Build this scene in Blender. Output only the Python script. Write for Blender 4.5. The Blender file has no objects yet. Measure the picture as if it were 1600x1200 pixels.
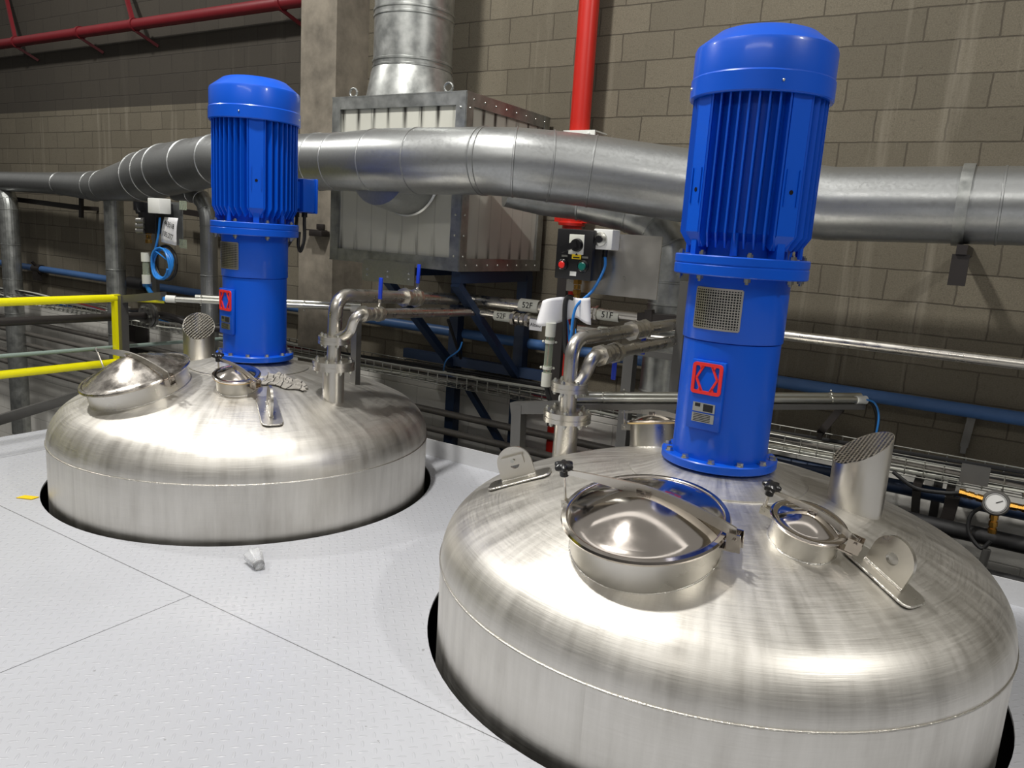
import bpy, bmesh, math, random
from mathutils import Vector as V, Matrix as M
random.seed(4)
PI = math.pi
sc = bpy.context.scene
COL = sc.collection

# ------------------------------------------------------------------ camera
# X runs along the block wall, Y towards it, Z up; deck of the platform is Z = 0
RX = V((0.84386284, 0.53282221, 0.06321395))      # camera right
RD = V((0.15392772, -0.12753939, -0.97981629))    # camera down
RF = V((-0.51400561, 0.83656093, -0.18964186))    # camera forward
EYE = V((0, 0, 1.65))
cd = bpy.data.cameras.new('camera'); cam = bpy.data.objects.new('camera', cd); COL.objects.link(cam)
cd.sensor_fit = 'HORIZONTAL'; cd.sensor_width = 36; cd.lens = 27; cd.clip_start = .05; cd.clip_end = 200
m = M.Identity(4)
for i in range(3):
    m[i][0] = RX[i]; m[i][1] = -RD[i]; m[i][2] = -RF[i]; m[i][3] = EYE[i]
cam.matrix_world = m
sc.camera = cam
sc.view_settings.view_transform = 'Standard'; sc.view_settings.look = 'None'
sc.view_settings.gamma = 1; sc.view_settings.use_curve_mapping = False
sc.view_settings.exposure = -0.25

# ------------------------------------------------------------------ light
w = bpy.data.worlds.new('world'); sc.world = w; w.use_nodes = True
bg = w.node_tree.nodes['Background']; bg.inputs[1].default_value = .32
_n = w.node_tree.nodes; _tc = _n.new('ShaderNodeTexCoord'); _sp = _n.new('ShaderNodeSeparateXYZ'); _rp = _n.new('ShaderNodeValToRGB')
w.node_tree.links.new(_tc.outputs['Generated'], _sp.inputs[0]); w.node_tree.links.new(_sp.outputs[2], _rp.inputs[0]); w.node_tree.links.new(_rp.outputs[0], bg.inputs[0])
_rp.color_ramp.elements[0].position = 0.0; _rp.color_ramp.elements[0].color = (.10, .095, .09, 1)
_rp.color_ramp.elements[1].position = .35; _rp.color_ramp.elements[1].color = (1, .97, .92, 1)
def area(name, loc, target, size, power, col=(1, .975, .93), sy=None, shape=None):
    l = bpy.data.lights.new(name, 'AREA'); l.energy = power; l.color = col; l.size = size
    l.shape = shape or ('RECTANGLE' if sy else 'DISK')
    if sy: l.size_y = sy
    o = bpy.data.objects.new(name, l); COL.objects.link(o); o.location = loc
    o.rotation_euler = (V(target) - V(loc)).to_track_quat('-Z', 'Y').to_euler()
    return o
area('high_bay_lamp', (-3.15, 1.75, 6.5), (-2.4, 2.4, 0), .42, 400)
area('high_bay_lamp', (4.3, 1.8, 6.5), (2.6, 2.2, 0), .45, 220)
area('high_bay_lamp', (-8.6, 2.0, 6.4), (-8.6, 3.2, 0), .5, 230)
area('fill_strip', (-.5, -4.5, 6.4), (-1.5, 3.5, .8), 6.0, 120, (1, .97, .92), .4)  # unseen fill light added behind the camera
for k, y in enumerate((-2.0, .6, 3.2)):
    area('fill_strip', (-2.0, y, 6.3), (-2.0, y, 0), 9.0, 16, (1, .98, .95), .45)  # unseen strips added overhead so the domes have brightness to reflect

# ------------------------------------------------------------------ helpers
def ray(px, py):
    return RX * (px - 800) + RD * (py - 600) + RF * 1200
def W(px, py, Y):
    d = ray(px, py); return EYE + d * (Y / d.y)
def WZ(px, py, z):
    d = ray(px, py); return EYE + d * ((z - EYE.z) / d.z)
def WX(px, py, x):
    d = ray(px, py); return EYE + d * (x / d.x)
def lin(r, g, b):
    f = lambda c: (c / 255 / 12.92) if c / 255 < .04045 else ((c / 255 + .055) / 1.055) ** 2.4
    return (f(r), f(g), f(b), 1)

class G:
    """tiny node-graph helper"""
    def __init__(s, name):
        s.m = bpy.data.materials.new(name); s.m.use_nodes = True
        s.t = s.m.node_tree; s.b = s.t.nodes['Principled BSDF']
        s.tc = s.t.nodes.new('ShaderNodeTexCoord')
        s.geo = s.t.nodes.new('ShaderNodeNewGeometry')
    def put(s, sock, v):
        if isinstance(v, bpy.types.NodeSocket): s.t.links.new(v, sock)
        else:
            sock.default_value = v
    def set(s, **k):
        for n, v in k.items(): s.put(s.b.inputs[n.replace('_', ' ')], v)
        return s
    def math(s, op, a, b=0.0, c=None, clamp=False):
        n = s.t.nodes.new('ShaderNodeMath'); n.operation = op; n.use_clamp = clamp
        s.put(n.inputs[0], a); s.put(n.inputs[1], b)
        if c is not None: s.put(n.inputs[2], c)
        return n.outputs[0]
    def sep(s, v):
        n = s.t.nodes.new('ShaderNodeSeparateXYZ'); s.put(n.inputs[0], v); return n.outputs
    def comb(s, x, y, z):
        n = s.t.nodes.new('ShaderNodeCombineXYZ')
        for i, q in enumerate((x, y, z)): s.put(n.inputs[i], q)
        return n.outputs[0]
    def noise(s, vec, scale, detail=3, rough=.5):
        n = s.t.nodes.new('ShaderNodeTexNoise'); s.put(n.inputs['Vector'], vec)
        n.inputs['Scale'].default_value = scale; n.inputs['Detail'].default_value = detail
        n.inputs['Roughness'].default_value = rough
        return n.outputs[0]
    def map(s, vec, scale):
        n = s.t.nodes.new('ShaderNodeMapping'); s.put(n.inputs[0], vec); n.inputs['Scale'].default_value = scale
        return n.outputs[0]
    def ramp(s, v, stops, inter='LINEAR'):
        n = s.t.nodes.new('ShaderNodeValToRGB'); s.put(n.inputs[0], v); n.color_ramp.interpolation = inter
        e = n.color_ramp.elements
        while len(e) < len(stops): e.new(.5)
        for q, (p, c) in zip(e, stops):
            q.position = p; q.color = c if len(c) == 4 else (*c, 1)
        return n.outputs[0]
    def rng(s, v, a, b, c, d):
        n = s.t.nodes.new('ShaderNodeMapRange'); s.put(n.inputs[0], v)
        for i, q in enumerate((a, b, c, d)): n.inputs[i + 1].default_value = q
        return n.outputs[0]
    def mix(s, f, a, b, mode='MIX'):
        n = s.t.nodes.new('ShaderNodeMix'); n.data_type = 'RGBA'; n.blend_type = mode
        s.put(n.inputs[0], f); s.put(n.inputs[6], a); s.put(n.inputs[7], b)
        return n.outputs[2]
    def bump(s, h, strength=.2, dist=.01):
        n = s.t.nodes.new('ShaderNodeBump'); s.put(n.inputs['Height'], h)
        n.inputs['Strength'].default_value = strength; n.inputs['Distance'].default_value = dist
        s.t.links.new(n.outputs[0], s.b.inputs['Normal']); return s

def plain(name, col, rough=.5, metal=0, coat=0, var=0.0, vs=8):
    g = G(name); g.set(Roughness=rough, Metallic=metal)
    if coat: g.set(Coat_Weight=coat, Coat_Roughness=.08)
    if var:
        n = g.noise(g.geo.outputs['Position'], vs, 4)
        c2 = tuple(max(0, min(1, q * (1 - var))) for q in col[:3]) + (1,)
        g.set(Base_Color=g.mix(n, col, c2))
    else: g.set(Base_Color=col)
    return g.m

MAT = {}
def make_mats():
    m = MAT
    # brushed stainless of the vessels: brush marks run round the axis of the vessel (object space, axis = z)
    g = G('brushed_stainless'); x, y, z = g.sep(g.tc.outputs['Object'])
    r = g.math('SQRT', g.math('ADD', g.math('MULTIPLY', x, x), g.math('MULTIPLY', y, y)))
    a = g.math('ARCTAN2', g.math('MULTIPLY', x, -1), y)
    br = g.noise(g.comb(g.math('MULTIPLY', r, 160), g.math('MULTIPLY', z, 160), g.math('MULTIPLY', a, 7)), 1, 3)
    st = g.noise(g.comb(g.math('MULTIPLY', r, 2.0), g.math('MULTIPLY', z, 1.2), g.math('MULTIPLY', a, 11)), 1.4, 4, .6)
    bl = g.noise(g.tc.outputs['Object'], 2.3, 3)
    g.set(Metallic=1, Base_Color=g.ramp(g.math('ADD', g.math('MULTIPLY', st, .6), g.math('MULTIPLY', bl, .4)),
          [(.3, lin(196, 192, 184)), (.52, lin(221, 218, 211)), (.7, lin(236, 233, 227))]),
          Roughness=g.rng(g.math('ADD', g.math('MULTIPLY', st, .55), g.math('MULTIPLY', br, .45)), .3, .7, .37, .54))
    g.bump(br, .10, .004); m['steel'] = g.m
    g = G('satin_stainless'); n = g.noise(g.geo.outputs['Position'], 7, 3)
    g.set(Metallic=1, Base_Color=lin(216, 212, 203), Roughness=g.rng(n, .3, .7, .26, .36)); m['satin'] = g.m
    g = G('polished_stainless'); n = g.noise(g.geo.outputs['Position'], 9, 4)
    g.set(Metallic=1, Base_Color=lin(206, 198, 190), Roughness=g.rng(n, .35, .7, .07, .16)); m['polish'] = g.m
    g = G('dull_lid'); n = g.noise(g.geo.outputs['Position'], 11, 5, .65)
    g.set(Metallic=1, Base_Color=g.ramp(n, [(.32, lin(150, 144, 138)), (.55, lin(212, 206, 198))]), Roughness=g.rng(n, .3, .7, .16, .34)); m['dull_lid'] = g.m
    g = G('weld'); n = g.noise(g.geo.outputs['Position'], 150, 2)
    g.set(Metallic=1, Base_Color=lin(215, 212, 205), Roughness=.35); g.bump(n, .8, .004); m['weld'] = g.m
    g = G('pipe_stainless'); n = g.noise(g.geo.outputs['Position'], 14, 3)
    g.set(Metallic=1, Base_Color=lin(206, 202, 194), Roughness=g.rng(n, .3, .7, .22, .38)); m['pipe'] = g.m
    g = G('galvanised'); vo = g.t.nodes.new('ShaderNodeTexVoronoi'); vo.inputs['Scale'].default_value = 70
    g.t.links.new(g.geo.outputs['Position'], vo.inputs['Vector'])
    n = g.noise(g.geo.outputs['Position'], 5, 4)
    sx = g.sep(vo.outputs['Color'])[0]
    g.set(Metallic=.85, Base_Color=g.mix(g.math('MULTIPLY', sx, .22), g.mix(n, lin(188, 190, 189), lin(160, 162, 162)), lin(142, 145, 145)),
          Roughness=g.rng(g.math('ADD', g.math('MULTIPLY', sx, .5), n), .3, 1.1, .28, .40)); m['galv'] = g.m
    g = G('galvanised_dull'); n = g.noise(g.geo.outputs['Position'], 9, 5, .6)
    g.set(Metallic=.8, Base_Color=g.ramp(n, [(.3, lin(140, 143, 141)), (.7, lin(186, 188, 185))]), Roughness=g.rng(n, .3, .7, .3, .45)); m['galvdull'] = g.m
    g = G('blue_enamel'); n = g.noise(g.geo.outputs['Position'], 55, 2)
    g.set(Base_Color=lin(6, 82, 200), Roughness=.34, Coat_Weight=.2, Coat_Roughness=.1, Specular_IOR_Level=.35); g.bump(n, .05, .003); m['blue'] = g.m
    m['pipeblue'] = plain('pipe_blue', lin(70, 110, 165), .45, var=.3)
    m['framblue'] = plain('frame_blue', lin(30, 50, 80), .5, var=.3)
    m['red'] = plain('fire_pipe_red', lin(196, 38, 28), .35, var=.15)
    m['darkred'] = plain('fire_pipe_dark_red', lin(122, 30, 38), .45, var=.25)
    m['emblem'] = plain('emblem_red', lin(225, 45, 40), .4)
    m['yellow'] = plain('rail_yellow', lin(236, 228, 0), .35, coat=.2)
    m['black'] = plain('black_plastic', lin(22, 22, 24), .3)
    m['rubber'] = plain('black_rubber', lin(24, 24, 25), .55)
    m['blacksteel'] = plain('black_steel', lin(38, 33, 31), .5, var=.3)
    m['greypipe'] = plain('grey_pipe', lin(128, 124, 118), .45, .3, var=.35)
    m['greysteel'] = plain('grey_steel', lin(120, 119, 116), .4, .7, var=.25)
    m['greenrail'] = plain('grey_green_rail', lin(132, 148, 140), .4)
    m['white'] = plain('white_plastic', lin(226, 227, 222), .4)
    m['pale'] = plain('pale_grey_plastic', lin(205, 206, 196), .35)
    m['paper'] = plain('paper', lin(236, 236, 238), .8)
    m['ink'] = plain('ink', lin(20, 20, 22), .7)
    m['hose'] = plain('blue_hose', lin(40, 125, 205), .35)
    m['brass'] = plain('brass', lin(200, 150, 70), .25, 1)
    m['redbtn'] = plain('red_button', lin(215, 40, 35), .35)
    m['greenbtn'] = plain('green_button', lin(10, 95, 85), .35)
    m['warn'] = plain('warning_yellow', lin(240, 205, 20), .5)
    m['valveblue'] = plain('valve_handle_blue', lin(25, 60, 190), .4)
    m['cream'] = plain('cream_gasket', lin(216, 186, 130), .5)
    m['zinc'] = plain('zinc_plated', lin(200, 200, 192), .3, 1)
    m['dial'] = plain('dial_face', lin(215, 215, 212), .4)
    m['concrete'] = None
    g = G('clear_plastic'); g.set(Base_Color=lin(215, 225, 205), Roughness=.12, Transmission_Weight=.75, IOR=1.3, Alpha=.9); m['clear'] = g.m
    g = G('clear_cup'); g.set(Base_Color=(.95, .96, .97, 1), Roughness=.15, Transmission_Weight=.8, IOR=1.25); m['cup'] = g.m
    # block wall
    g = G('block_wall'); P = g.geo.outputs['Position']; x, y, z = g.sep(P)
    br = g.t.nodes.new('ShaderNodeTexBrick')
    wv = g.noise(P, 7, 3)
    g.put(br.inputs['Vector'], g.comb(g.math('ADD', x, g.math('MULTIPLY', wv, .024)), g.math('ADD', g.math('MULTIPLY', wv, .014), g.math('ADD', z, 4.855)), 0.0))
    br.offset = .5
    for k, v in dict(Scale=1, Brick_Width=.4, Row_Height=.1955, Mortar_Size=.006, Mortar_Smooth=.5).items():
        br.inputs[k.replace('_', ' ')].default_value = v
    br.inputs['Color1'].default_value = lin(124, 117, 101); br.inputs['Color2'].default_value = lin(106, 100, 86)
    br.inputs['Mortar'].default_value = lin(74, 68, 58)
    fine = g.noise(P, 120, 3, .7); big = g.noise(P, .9, 4)
    strk = g.noise(g.map(P, (9, 9, .5)), 1, 4, .6)
    med = g.noise(P, 45, 4, .7)
    c = g.mix(g.rng(fine, .35, .65, 0, .6), br.outputs['Color'], lin(80, 74, 62))
    c = g.mix(g.rng(med, .55, .75, 0, .5), c, lin(70, 64, 53))
    c = g.mix(g.rng(big, .35, .75, 0, .45), c, lin(92, 85, 72))
    c = g.mix(g.rng(strk, .58, .75, 0, .35), c, lin(160, 153, 138))
    # darker upper courses of the left bay
    upper_dark = g.math('MULTIPLY', g.math('GREATER_THAN', z, 2.83), g.math('LESS_THAN', x, -5.4))
    c = g.mix(g.math('MULTIPLY', upper_dark, .8), c, lin(42, 38, 34))
    # white painted lower courses
    low = g.math('LESS_THAN', z, .40)
    cw = g.mix(g.rng(big, .4, .8, 0, .5), g.mix(g.math('MULTIPLY', br.outputs['Fac'], .4), lin(238, 236, 229), lin(176, 174, 166)), lin(204, 200, 190))
    c = g.mix(low, c, cw)
    g.set(Base_Color=c, Roughness=.9)
    g.bump(g.math('ADD', g.math('MULTIPLY', br.outputs['Fac'], -1.0), g.math('MULTIPLY', fine, .35)), .55, .006); m['block'] = g.m
    g = G('cast_concrete'); P = g.geo.outputs['Position']; n = g.noise(P, 4, 6, .6); n2 = g.noise(P, 60, 3)
    g.set(Base_Color=g.ramp(n, [(.3, lin(98, 92, 82)), (.7, lin(146, 138, 124))]), Roughness=.9); g.bump(n2, .3, .003); m['concrete'] = g.m
    # tread plate
    g = G('tread_plate'); P = g.geo.outputs['Position']; x, y, z = g.sep(P); S = .056
    def loz(off, sgn):
        u = g.math('SUBTRACT', g.math('FRACT', g.math('ADD', g.math('DIVIDE', x, S), off)), .5)
        v = g.math('SUBTRACT', g.math('FRACT', g.math('ADD', g.math('DIVIDE', y, S), off)), .5)
        a = g.math('MULTIPLY', g.math('ADD', u, g.math('MULTIPLY', v, sgn)), .7071 / .30)
        b = g.math('MULTIPLY', g.math('SUBTRACT', u, g.math('MULTIPLY', v, sgn)), .7071 / .085)
        q = g.math('SUBTRACT', 1, g.math('ADD', g.math('MULTIPLY', a, a), g.math('MULTIPLY', b, b)))
        return g.math('MAXIMUM', q, 0)
    h = g.math('POWER', g.math('ADD', loz(0, 1), loz(.5, -1)), .6)
    def line(c, p, wd=.0022): return g.math('LESS_THAN', g.math('ABSOLUTE', g.math('SUBTRACT', c, p)), wd)
    seam = g.math('MAXIMUM', line(y, 1.966), g.math('MAXIMUM', g.math('MULTIPLY', line(x, -2.80), g.math('LESS_THAN', y, 1.966)), line(x, -5.37)))
    d = g.noise(P, 1.3, 5, .6)
    spk = g.math('GREATER_THAN', g.noise(P, 26, 2), .765)
    c = g.mix(g.rng(d, .4, .75, 0, .5), lin(190, 192, 198), lin(174, 176, 181))
    c = g.mix(g.math('MULTIPLY', spk, .5), c, lin(120, 118, 115))
    g.set(Base_Color=g.mix(g.math('MULTIPLY', seam, .8), c, lin(60, 60, 60)), Roughness=g.rng(d, .3, .7, .2, .34))
    g.bump(h, .6, .003); m['deck'] = g.m
    g = G('painted_plate'); P = g.geo.outputs['Position']; n = g.noise(P, 60, 3)
    g.set(Base_Color=lin(205, 206, 208), Roughness=.35); g.bump(n, .3, .004); m['kick'] = g.m
    # sandwich panel, vertical ribs and sooty streaks starting at the joints
    g = G('sandwich_panel'); P = g.geo.outputs['Position']; x, y, z = g.sep(P)
    s = g.math('ADD', x, y)
    f = g.math('FRACT', g.math('DIVIDE', s, .147))
    rib = g.math('LESS_THAN', g.math('ABSOLUTE', g.math('SUBTRACT', f, .5)), .035)
    near = g.rng(g.math('ABSOLUTE', g.math('SUBTRACT', f, .45)), 0, .2, 1.2, 0)
    st = g.noise(g.map(P, (26, 26, 1.6)), 1, 4, .6)
    top = g.math('MAXIMUM', g.rng(z, 2.26, 2.44, 0, 1.3), g.rng(z, 1.64, 1.46, 0, 1))
    k = g.math('MULTIPLY', g.math('MULTIPLY', near, top), g.rng(st, .40, .54, 0, 1))
    n = g.noise(P, 2.5, 4)
    c = g.mix(g.rng(n, .4, .8, 0, .5), lin(196, 196, 186), lin(172, 171, 160))
    c = g.mix(g.math('MULTIPLY', rib, .3), c, lin(130, 130, 120))
    c = g.mix(g.math('MULTIPLY', k, .85), c, lin(52, 50, 44))
    g.set(Base_Color=c, Roughness=.5); g.bump(rib, .3, .004); m['panel'] = g.m
    g = G('rag_cloth'); P = g.geo.outputs['Position']; wv = g.t.nodes.new('ShaderNodeTexWave'); wv.inputs['Scale'].default_value = 9
    wv.inputs['Distortion'].default_value = 6; g.t.links.new(g.tc.outputs['Object'], wv.inputs['Vector'])
    g.set(Base_Color=g.mix(g.math('GREATER_THAN', wv.outputs['Fac'], .93), lin(158, 154, 147), lin(60, 58, 56)), Roughness=.9); m['rag'] = g.m
    m['dark'] = plain('dark_ground', lin(16, 16, 15), .8, var=.3)
make_mats()

class MB:
    def __init__(s): s.v = []; s.f = []; s.mi = []; s.cur = 0
    def add(s, vs, fs, Mx=None):
        o = len(s.v)
        s.v += [(Mx @ V(q)) if Mx else V(q) for q in vs]
        s.f += [tuple(i + o for i in f) for f in fs]; s.mi += [s.cur] * len(fs)
        return s
    def box(s, c, d, Mx=None):
        c = V(c); a, b, e = (q / 2 for q in d)
        vs = [c + V((i * a, j * b, k * e)) for i in (-1, 1) for j in (-1, 1) for k in (-1, 1)]
        return s.add(vs, [(0, 1, 3, 2), (4, 6, 7, 5), (0, 4, 5, 1), (2, 3, 7, 6), (0, 2, 6, 4), (1, 5, 7, 3)], Mx)
    def bar(s, p, q, wd, ht, up=(0, 0, 1)):
        p = V(p); q = V(q); z = (q - p).normalized(); up = V(up)
        x = up.cross(z)
        if x.length < 1e-4: x = V((1, 0, 0)).cross(z)
        x.normalize(); y = z.cross(x)
        vs = [c + x * i * wd / 2 + y * j * ht / 2 for c in (p, q) for i, j in ((-1, -1), (1, -1), (1, 1), (-1, 1))]
        return s.add(vs, [(3, 2, 1, 0), (4, 5, 6, 7), (0, 1, 5, 4), (1, 2, 6, 5), (2, 3, 7, 6), (3, 0, 4, 7)])
    def tube(s, pts, r, n=14, cap=True):
        pts = [V(p) for p in pts]
        rs = r if isinstance(r, (list, tuple)) else [r] * len(pts)
        t0 = (pts[1] - pts[0]).normalized()
        x = t0.orthogonal().normalized(); vs = []
        for i, p in enumerate(pts):
            a = (p - pts[i - 1]).normalized() if i else t0
            b = (pts[i + 1] - p).normalized() if i < len(pts) - 1 else a
            t = (a + b); t = t.normalized() if t.length > 1e-6 else b
            x = x - t * x.dot(t)
            if x.length < 1e-6: x = t.orthogonal()
            x.normalize(); y = t.cross(x)
            for k in range(n):
                g = 2 * PI * k / n; vs.append(p + (x * math.cos(g) + y * math.sin(g)) * rs[i])
        fs = [(i * n + k, i * n + (k + 1) % n, (i + 1) * n + (k + 1) % n, (i + 1) * n + k) for i in range(len(pts) - 1) for k in range(n)]
        if cap: fs += [tuple(range(n))[::-1], tuple((len(pts) - 1) * n + k for k in range(n))]
        return s.add(vs, fs)
    def lathe(s, prof, n=48, Mx=None, cap0=False, cap1=False, closed=False):
        vs = []; idx = []
        for r, z in prof:
            if r < 1e-6: idx.append([len(vs)]); vs.append((0, 0, z))
            else:
                idx.append(list(range(len(vs), len(vs) + n)))
                vs += [(r * math.cos(2 * PI * k / n), r * math.sin(2 * PI * k / n), z) for k in range(n)]
        fs = []
        pr = list(zip(idx, idx[1:])) + ([(idx[-1], idx[0])] if closed else [])
        for A, B in pr:
            for k in range(n):
                k2 = (k + 1) % n
                if len(A) == 1: fs.append((A[0], B[k2], B[k])) if len(B) > 1 else None
                elif len(B) == 1: fs.append((A[k], A[k2], B[0]))
                else: fs.append((A[k], A[k2], B[k2], B[k]))
        if cap0 and len(idx[0]) > 1: fs.append(tuple(idx[0][::-1]))
        if cap1 and len(idx[-1]) > 1: fs.append(tuple(idx[-1]))
        return s.add(vs, fs, Mx)
    def cyl(s, p, q, r, n=20):
        return s.tube([p, q], r, n)
    def prism(s, poly, t, Mx=None):
        n = len(poly); vs = [(x, y, -t / 2) for x, y in poly] + [(x, y, t / 2) for x, y in poly]
        return s.add(vs, [tuple(range(n))[::-1], tuple(range(n, 2 * n))] + [(k, (k + 1) % n, n + (k + 1) % n, n + k) for k in range(n)], Mx)
    def ring(s, outer, inner, t, Mx=None):
        n = len(outer)
        vs = [(x, y, z) for z in (-t / 2, t / 2) for L in (outer, inner) for x, y in L]
        fs = []
        for k in range(n):
            j = (k + 1) % n
            fs += [(j, k, n + k, n + j), (2 * n + k, 2 * n + j, 3 * n + j, 3 * n + k), (k, j, 2 * n + j, 2 * n + k), (n + j, n + k, 3 * n + k, 3 * n + j)]
        return s.add(vs, fs, Mx)
    def ball(s, c, r, n=14, sc=(1, 1, 1), Mx=None):
        p = [(r * math.sin(PI * i / 8) * 1.0, -r * math.cos(PI * i / 8)) for i in range(9)]
        p[0] = (0, -r); p[8] = (0, r)
        T = M.Translation(V(c)) @ M.Diagonal((*sc, 1))
        return s.lathe(p, n, (Mx @ T) if Mx else T)
    def hexbolt(s, p, nrm, r, h):
        fr = frame(p, nrm)
        return s.prism([(r * math.cos(PI / 3 * k), r * math.sin(PI / 3 * k)) for k in range(6)], h, fr @ M.Translation((0, 0, h / 2)))
    def build(s, name, mats, parent=None, angle=32, local=False, bevel=0, **tags):
        me = bpy.data.meshes.new(name)
        vs = s.v
        if parent is not None and not local:
            q = parent; o = V((0, 0, 0))
            while q is not None: o = o + q.location; q = q.parent
        elif parent is None and not local:
            lo = [min(p[i] for p in vs) for i in range(3)]; hi = [max(p[i] for p in vs) for i in range(3)]
            o = V(((lo[0] + hi[0]) / 2, (lo[1] + hi[1]) / 2, lo[2]))
        else: o = V((0, 0, 0))
        me.from_pydata([tuple(p - o) for p in vs], [], s.f); me.update()
        bm = bmesh.new(); bm.from_mesh(me); bmesh.ops.recalc_face_normals(bm, faces=bm.faces)
        if bevel: bmesh.ops.bevel(bm, geom=[e for e in bm.edges if e.is_manifold and e.calc_face_angle(0) > .6], offset=bevel, segments=2, profile=.5, affect='EDGES')
        bm.to_mesh(me); bm.free()
        for q in (mats if isinstance(mats, list) else [mats]): me.materials.append(MAT[q] if isinstance(q, str) else q)
        if not bevel:
            for p, i in zip(me.polygons, s.mi): p.material_index = i
        me.shade_smooth(); me.set_sharp_from_angle(angle=math.radians(angle))
        ob = bpy.data.objects.new(name, me); COL.objects.link(ob)
        if parent is not None: ob.parent = parent
        elif not local: ob.location = o
        for k, v in tags.items(): ob[k] = v
        return ob

def frame(p, z, xh=(1, 0, 0)):
    z = V(z).normalized(); x = V(xh) - z * V(xh).dot(z)
    if x.length < 1e-4: x = z.orthogonal()
    x.normalize(); y = z.cross(x); m = M.Identity(4)
    for i in range(3): m[i][0] = x[i]; m[i][1] = y[i]; m[i][2] = z[i]; m[i][3] = V(p)[i]
    return m
def bend(pts, r, n=7):
    """round the corners of a polyline"""
    pts = [V(p) for p in pts]; out = [pts[0]]
    for a, b, c in zip(pts, pts[1:], pts[2:]):
        u = a - b; v = c - b; k = min(r, u.length * .49, v.length * .49)
        p = b + u.normalized() * k; q = b + v.normalized() * k
        for i in range(n + 1):
            t = i / n; out.append(p * (1 - t) ** 2 + b * 2 * t * (1 - t) + q * t * t)
    out.append(pts[-1]); return out
def spline(pts, n=8):
    pts = [V(p) for p in pts]; P = [pts[0] * 2 - pts[1]] + pts + [pts[-1] * 2 - pts[-2]]; out = []
    for i in range(1, len(P) - 2):
        a, b, c, d = P[i - 1:i + 3]
        for k in range(n):
            t = k / n
            out.append(.5 * (2 * b + (c - a) * t + (2 * a - 5 * b + 4 * c - d) * t * t + (3 * b - a - 3 * c + d) * t ** 3))
    out.append(pts[-1]); return out
def empty(name, loc, label=None, cat=None, group=None):
    o = bpy.data.objects.new(name, None); COL.objects.link(o); o.location = loc; o.empty_display_size = .1
    tag(o, label, cat, group); return o
def tag(o, label=None, cat=None, group=None, kind=None):
    for k, v in (('label', label), ('category', cat), ('group', group), ('kind', kind)):
        if v: o[k] = v
    return o
def text(body, size, Mx, parent, mat='ink', name='lettering', ext=.0004, sx=1.0):
    """lettering lying in the XY plane of Mx (world space), as mesh"""
    cu = bpy.data.curves.new(name, 'FONT'); cu.body = body; cu.size = size; cu.align_x = 'CENTER'; cu.align_y = 'CENTER'; cu.extrude = ext
    t = bpy.data.objects.new('t', cu); COL.objects.link(t)
    me = bpy.data.meshes.new_from_object(t.evaluated_get(bpy.context.evaluated_depsgraph_get()))
    bpy.data.objects.remove(t); bpy.data.curves.remove(cu)
    me.transform(M.Diagonal((sx, 1, 1, 1))); me.transform(Mx)
    q = parent; o = V((0, 0, 0))
    while q is not None: o = o + q.location; q = q.parent
    me.transform(M.Translation(-o)); me.name = name
    me.materials.clear(); me.materials.append(MAT[mat])
    ob = bpy.data.objects.new(name, me); COL.objects.link(ob); ob.parent = parent; return ob
def copy_tree(o, parent=None):
    c = o.copy(); COL.objects.link(c); c.parent = parent
    for ch in list(o.children): copy_tree(ch, c)
    return c
def face(p, up=(0, 0, 1), n=(0, -1, 0)):
    """frame whose local z is n (out of the sheet) and local y is up"""
    n = V(n).normalized(); up = V(up); up = (up - n * up.dot(n)).normalized(); x = up.cross(n); m = M.Identity(4)
    for i in range(3): m[i][0] = x[i]; m[i][1] = up[i]; m[i][2] = n[i]; m[i][3] = V(p)[i]
    return m

# ================================================================== the setting
YW = 5.5
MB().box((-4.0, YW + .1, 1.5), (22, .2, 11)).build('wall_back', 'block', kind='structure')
pl = MB(); pl.box((-5.343, 5.3, 1.5), (.434, .4, 9)); pl.build('trim_1', 'concrete', kind='structure')['label'] = 'cast concrete pillar against the block wall'
MB().box((-3.5, -.5, -4.1), (23, 13, .2)).build('floor_lower', 'dark', kind='structure')

T1 = V((-.88, 3.12, 0)); T2 = V((-3.96, 3.235, 0)); HOLE = 1.182
def deck():
    bm = bmesh.new(); x0, x1, y0, y1 = -5.87, 6.0, -7.0, 4.4
    loops = [[(x0, y0), (x1, y0), (x1, y1), (x0, y1)]]
    for c in (T1, T2): loops.append([(c.x + HOLE * math.cos(2 * PI * k / 96), c.y + HOLE * math.sin(2 * PI * k / 96)) for k in range(96)])
    es = []
    for L in loops:
        vs = [bm.verts.new((x, y, 0)) for x, y in L]
        es += [bm.edges.new((vs[i], vs[(i + 1) % len(vs)])) for i in range(len(vs))]
    bmesh.ops.triangle_fill(bm, edges=es, use_beauty=True)
    for c in (T1, T2):
        kill = [f for f in bm.faces if (f.calc_center_median() - c).length < HOLE * .97 and all(abs((v.co - c).length - HOLE) < 1e-3 for v in f.verts)]
        bmesh.ops.delete(bm, geom=kill, context='FACES')
    r = bmesh.ops.extrude_face_region(bm, geom=list(bm.faces))
    bmesh.ops.translate(bm, verts=[q for q in r['geom'] if isinstance(q, bmesh.types.BMVert)], vec=(0, 0, -.012))
    bmesh.ops.recalc_face_normals(bm, faces=bm.faces)
    me = bpy.data.meshes.new('floor'); bm.to_mesh(me); bm.free(); me.materials.append(MAT['deck'])
    o = bpy.data.objects.new('floor', me); COL.objects.link(o); o['kind'] = 'structure'
deck()
MB().box((.065, 4.405, .06), (11.87, .01, .13)).build('trim_2', 'kick', kind='structure')
kb = MB()
for y in (4.3,): kb.box((.1, y, -.1), (11.7, .1, .16))
kb.box((-5.83, -1.4, -.09), (.08, 11.2, .15)); kb.build('trim_3', 'greysteel', kind='structure')
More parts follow.
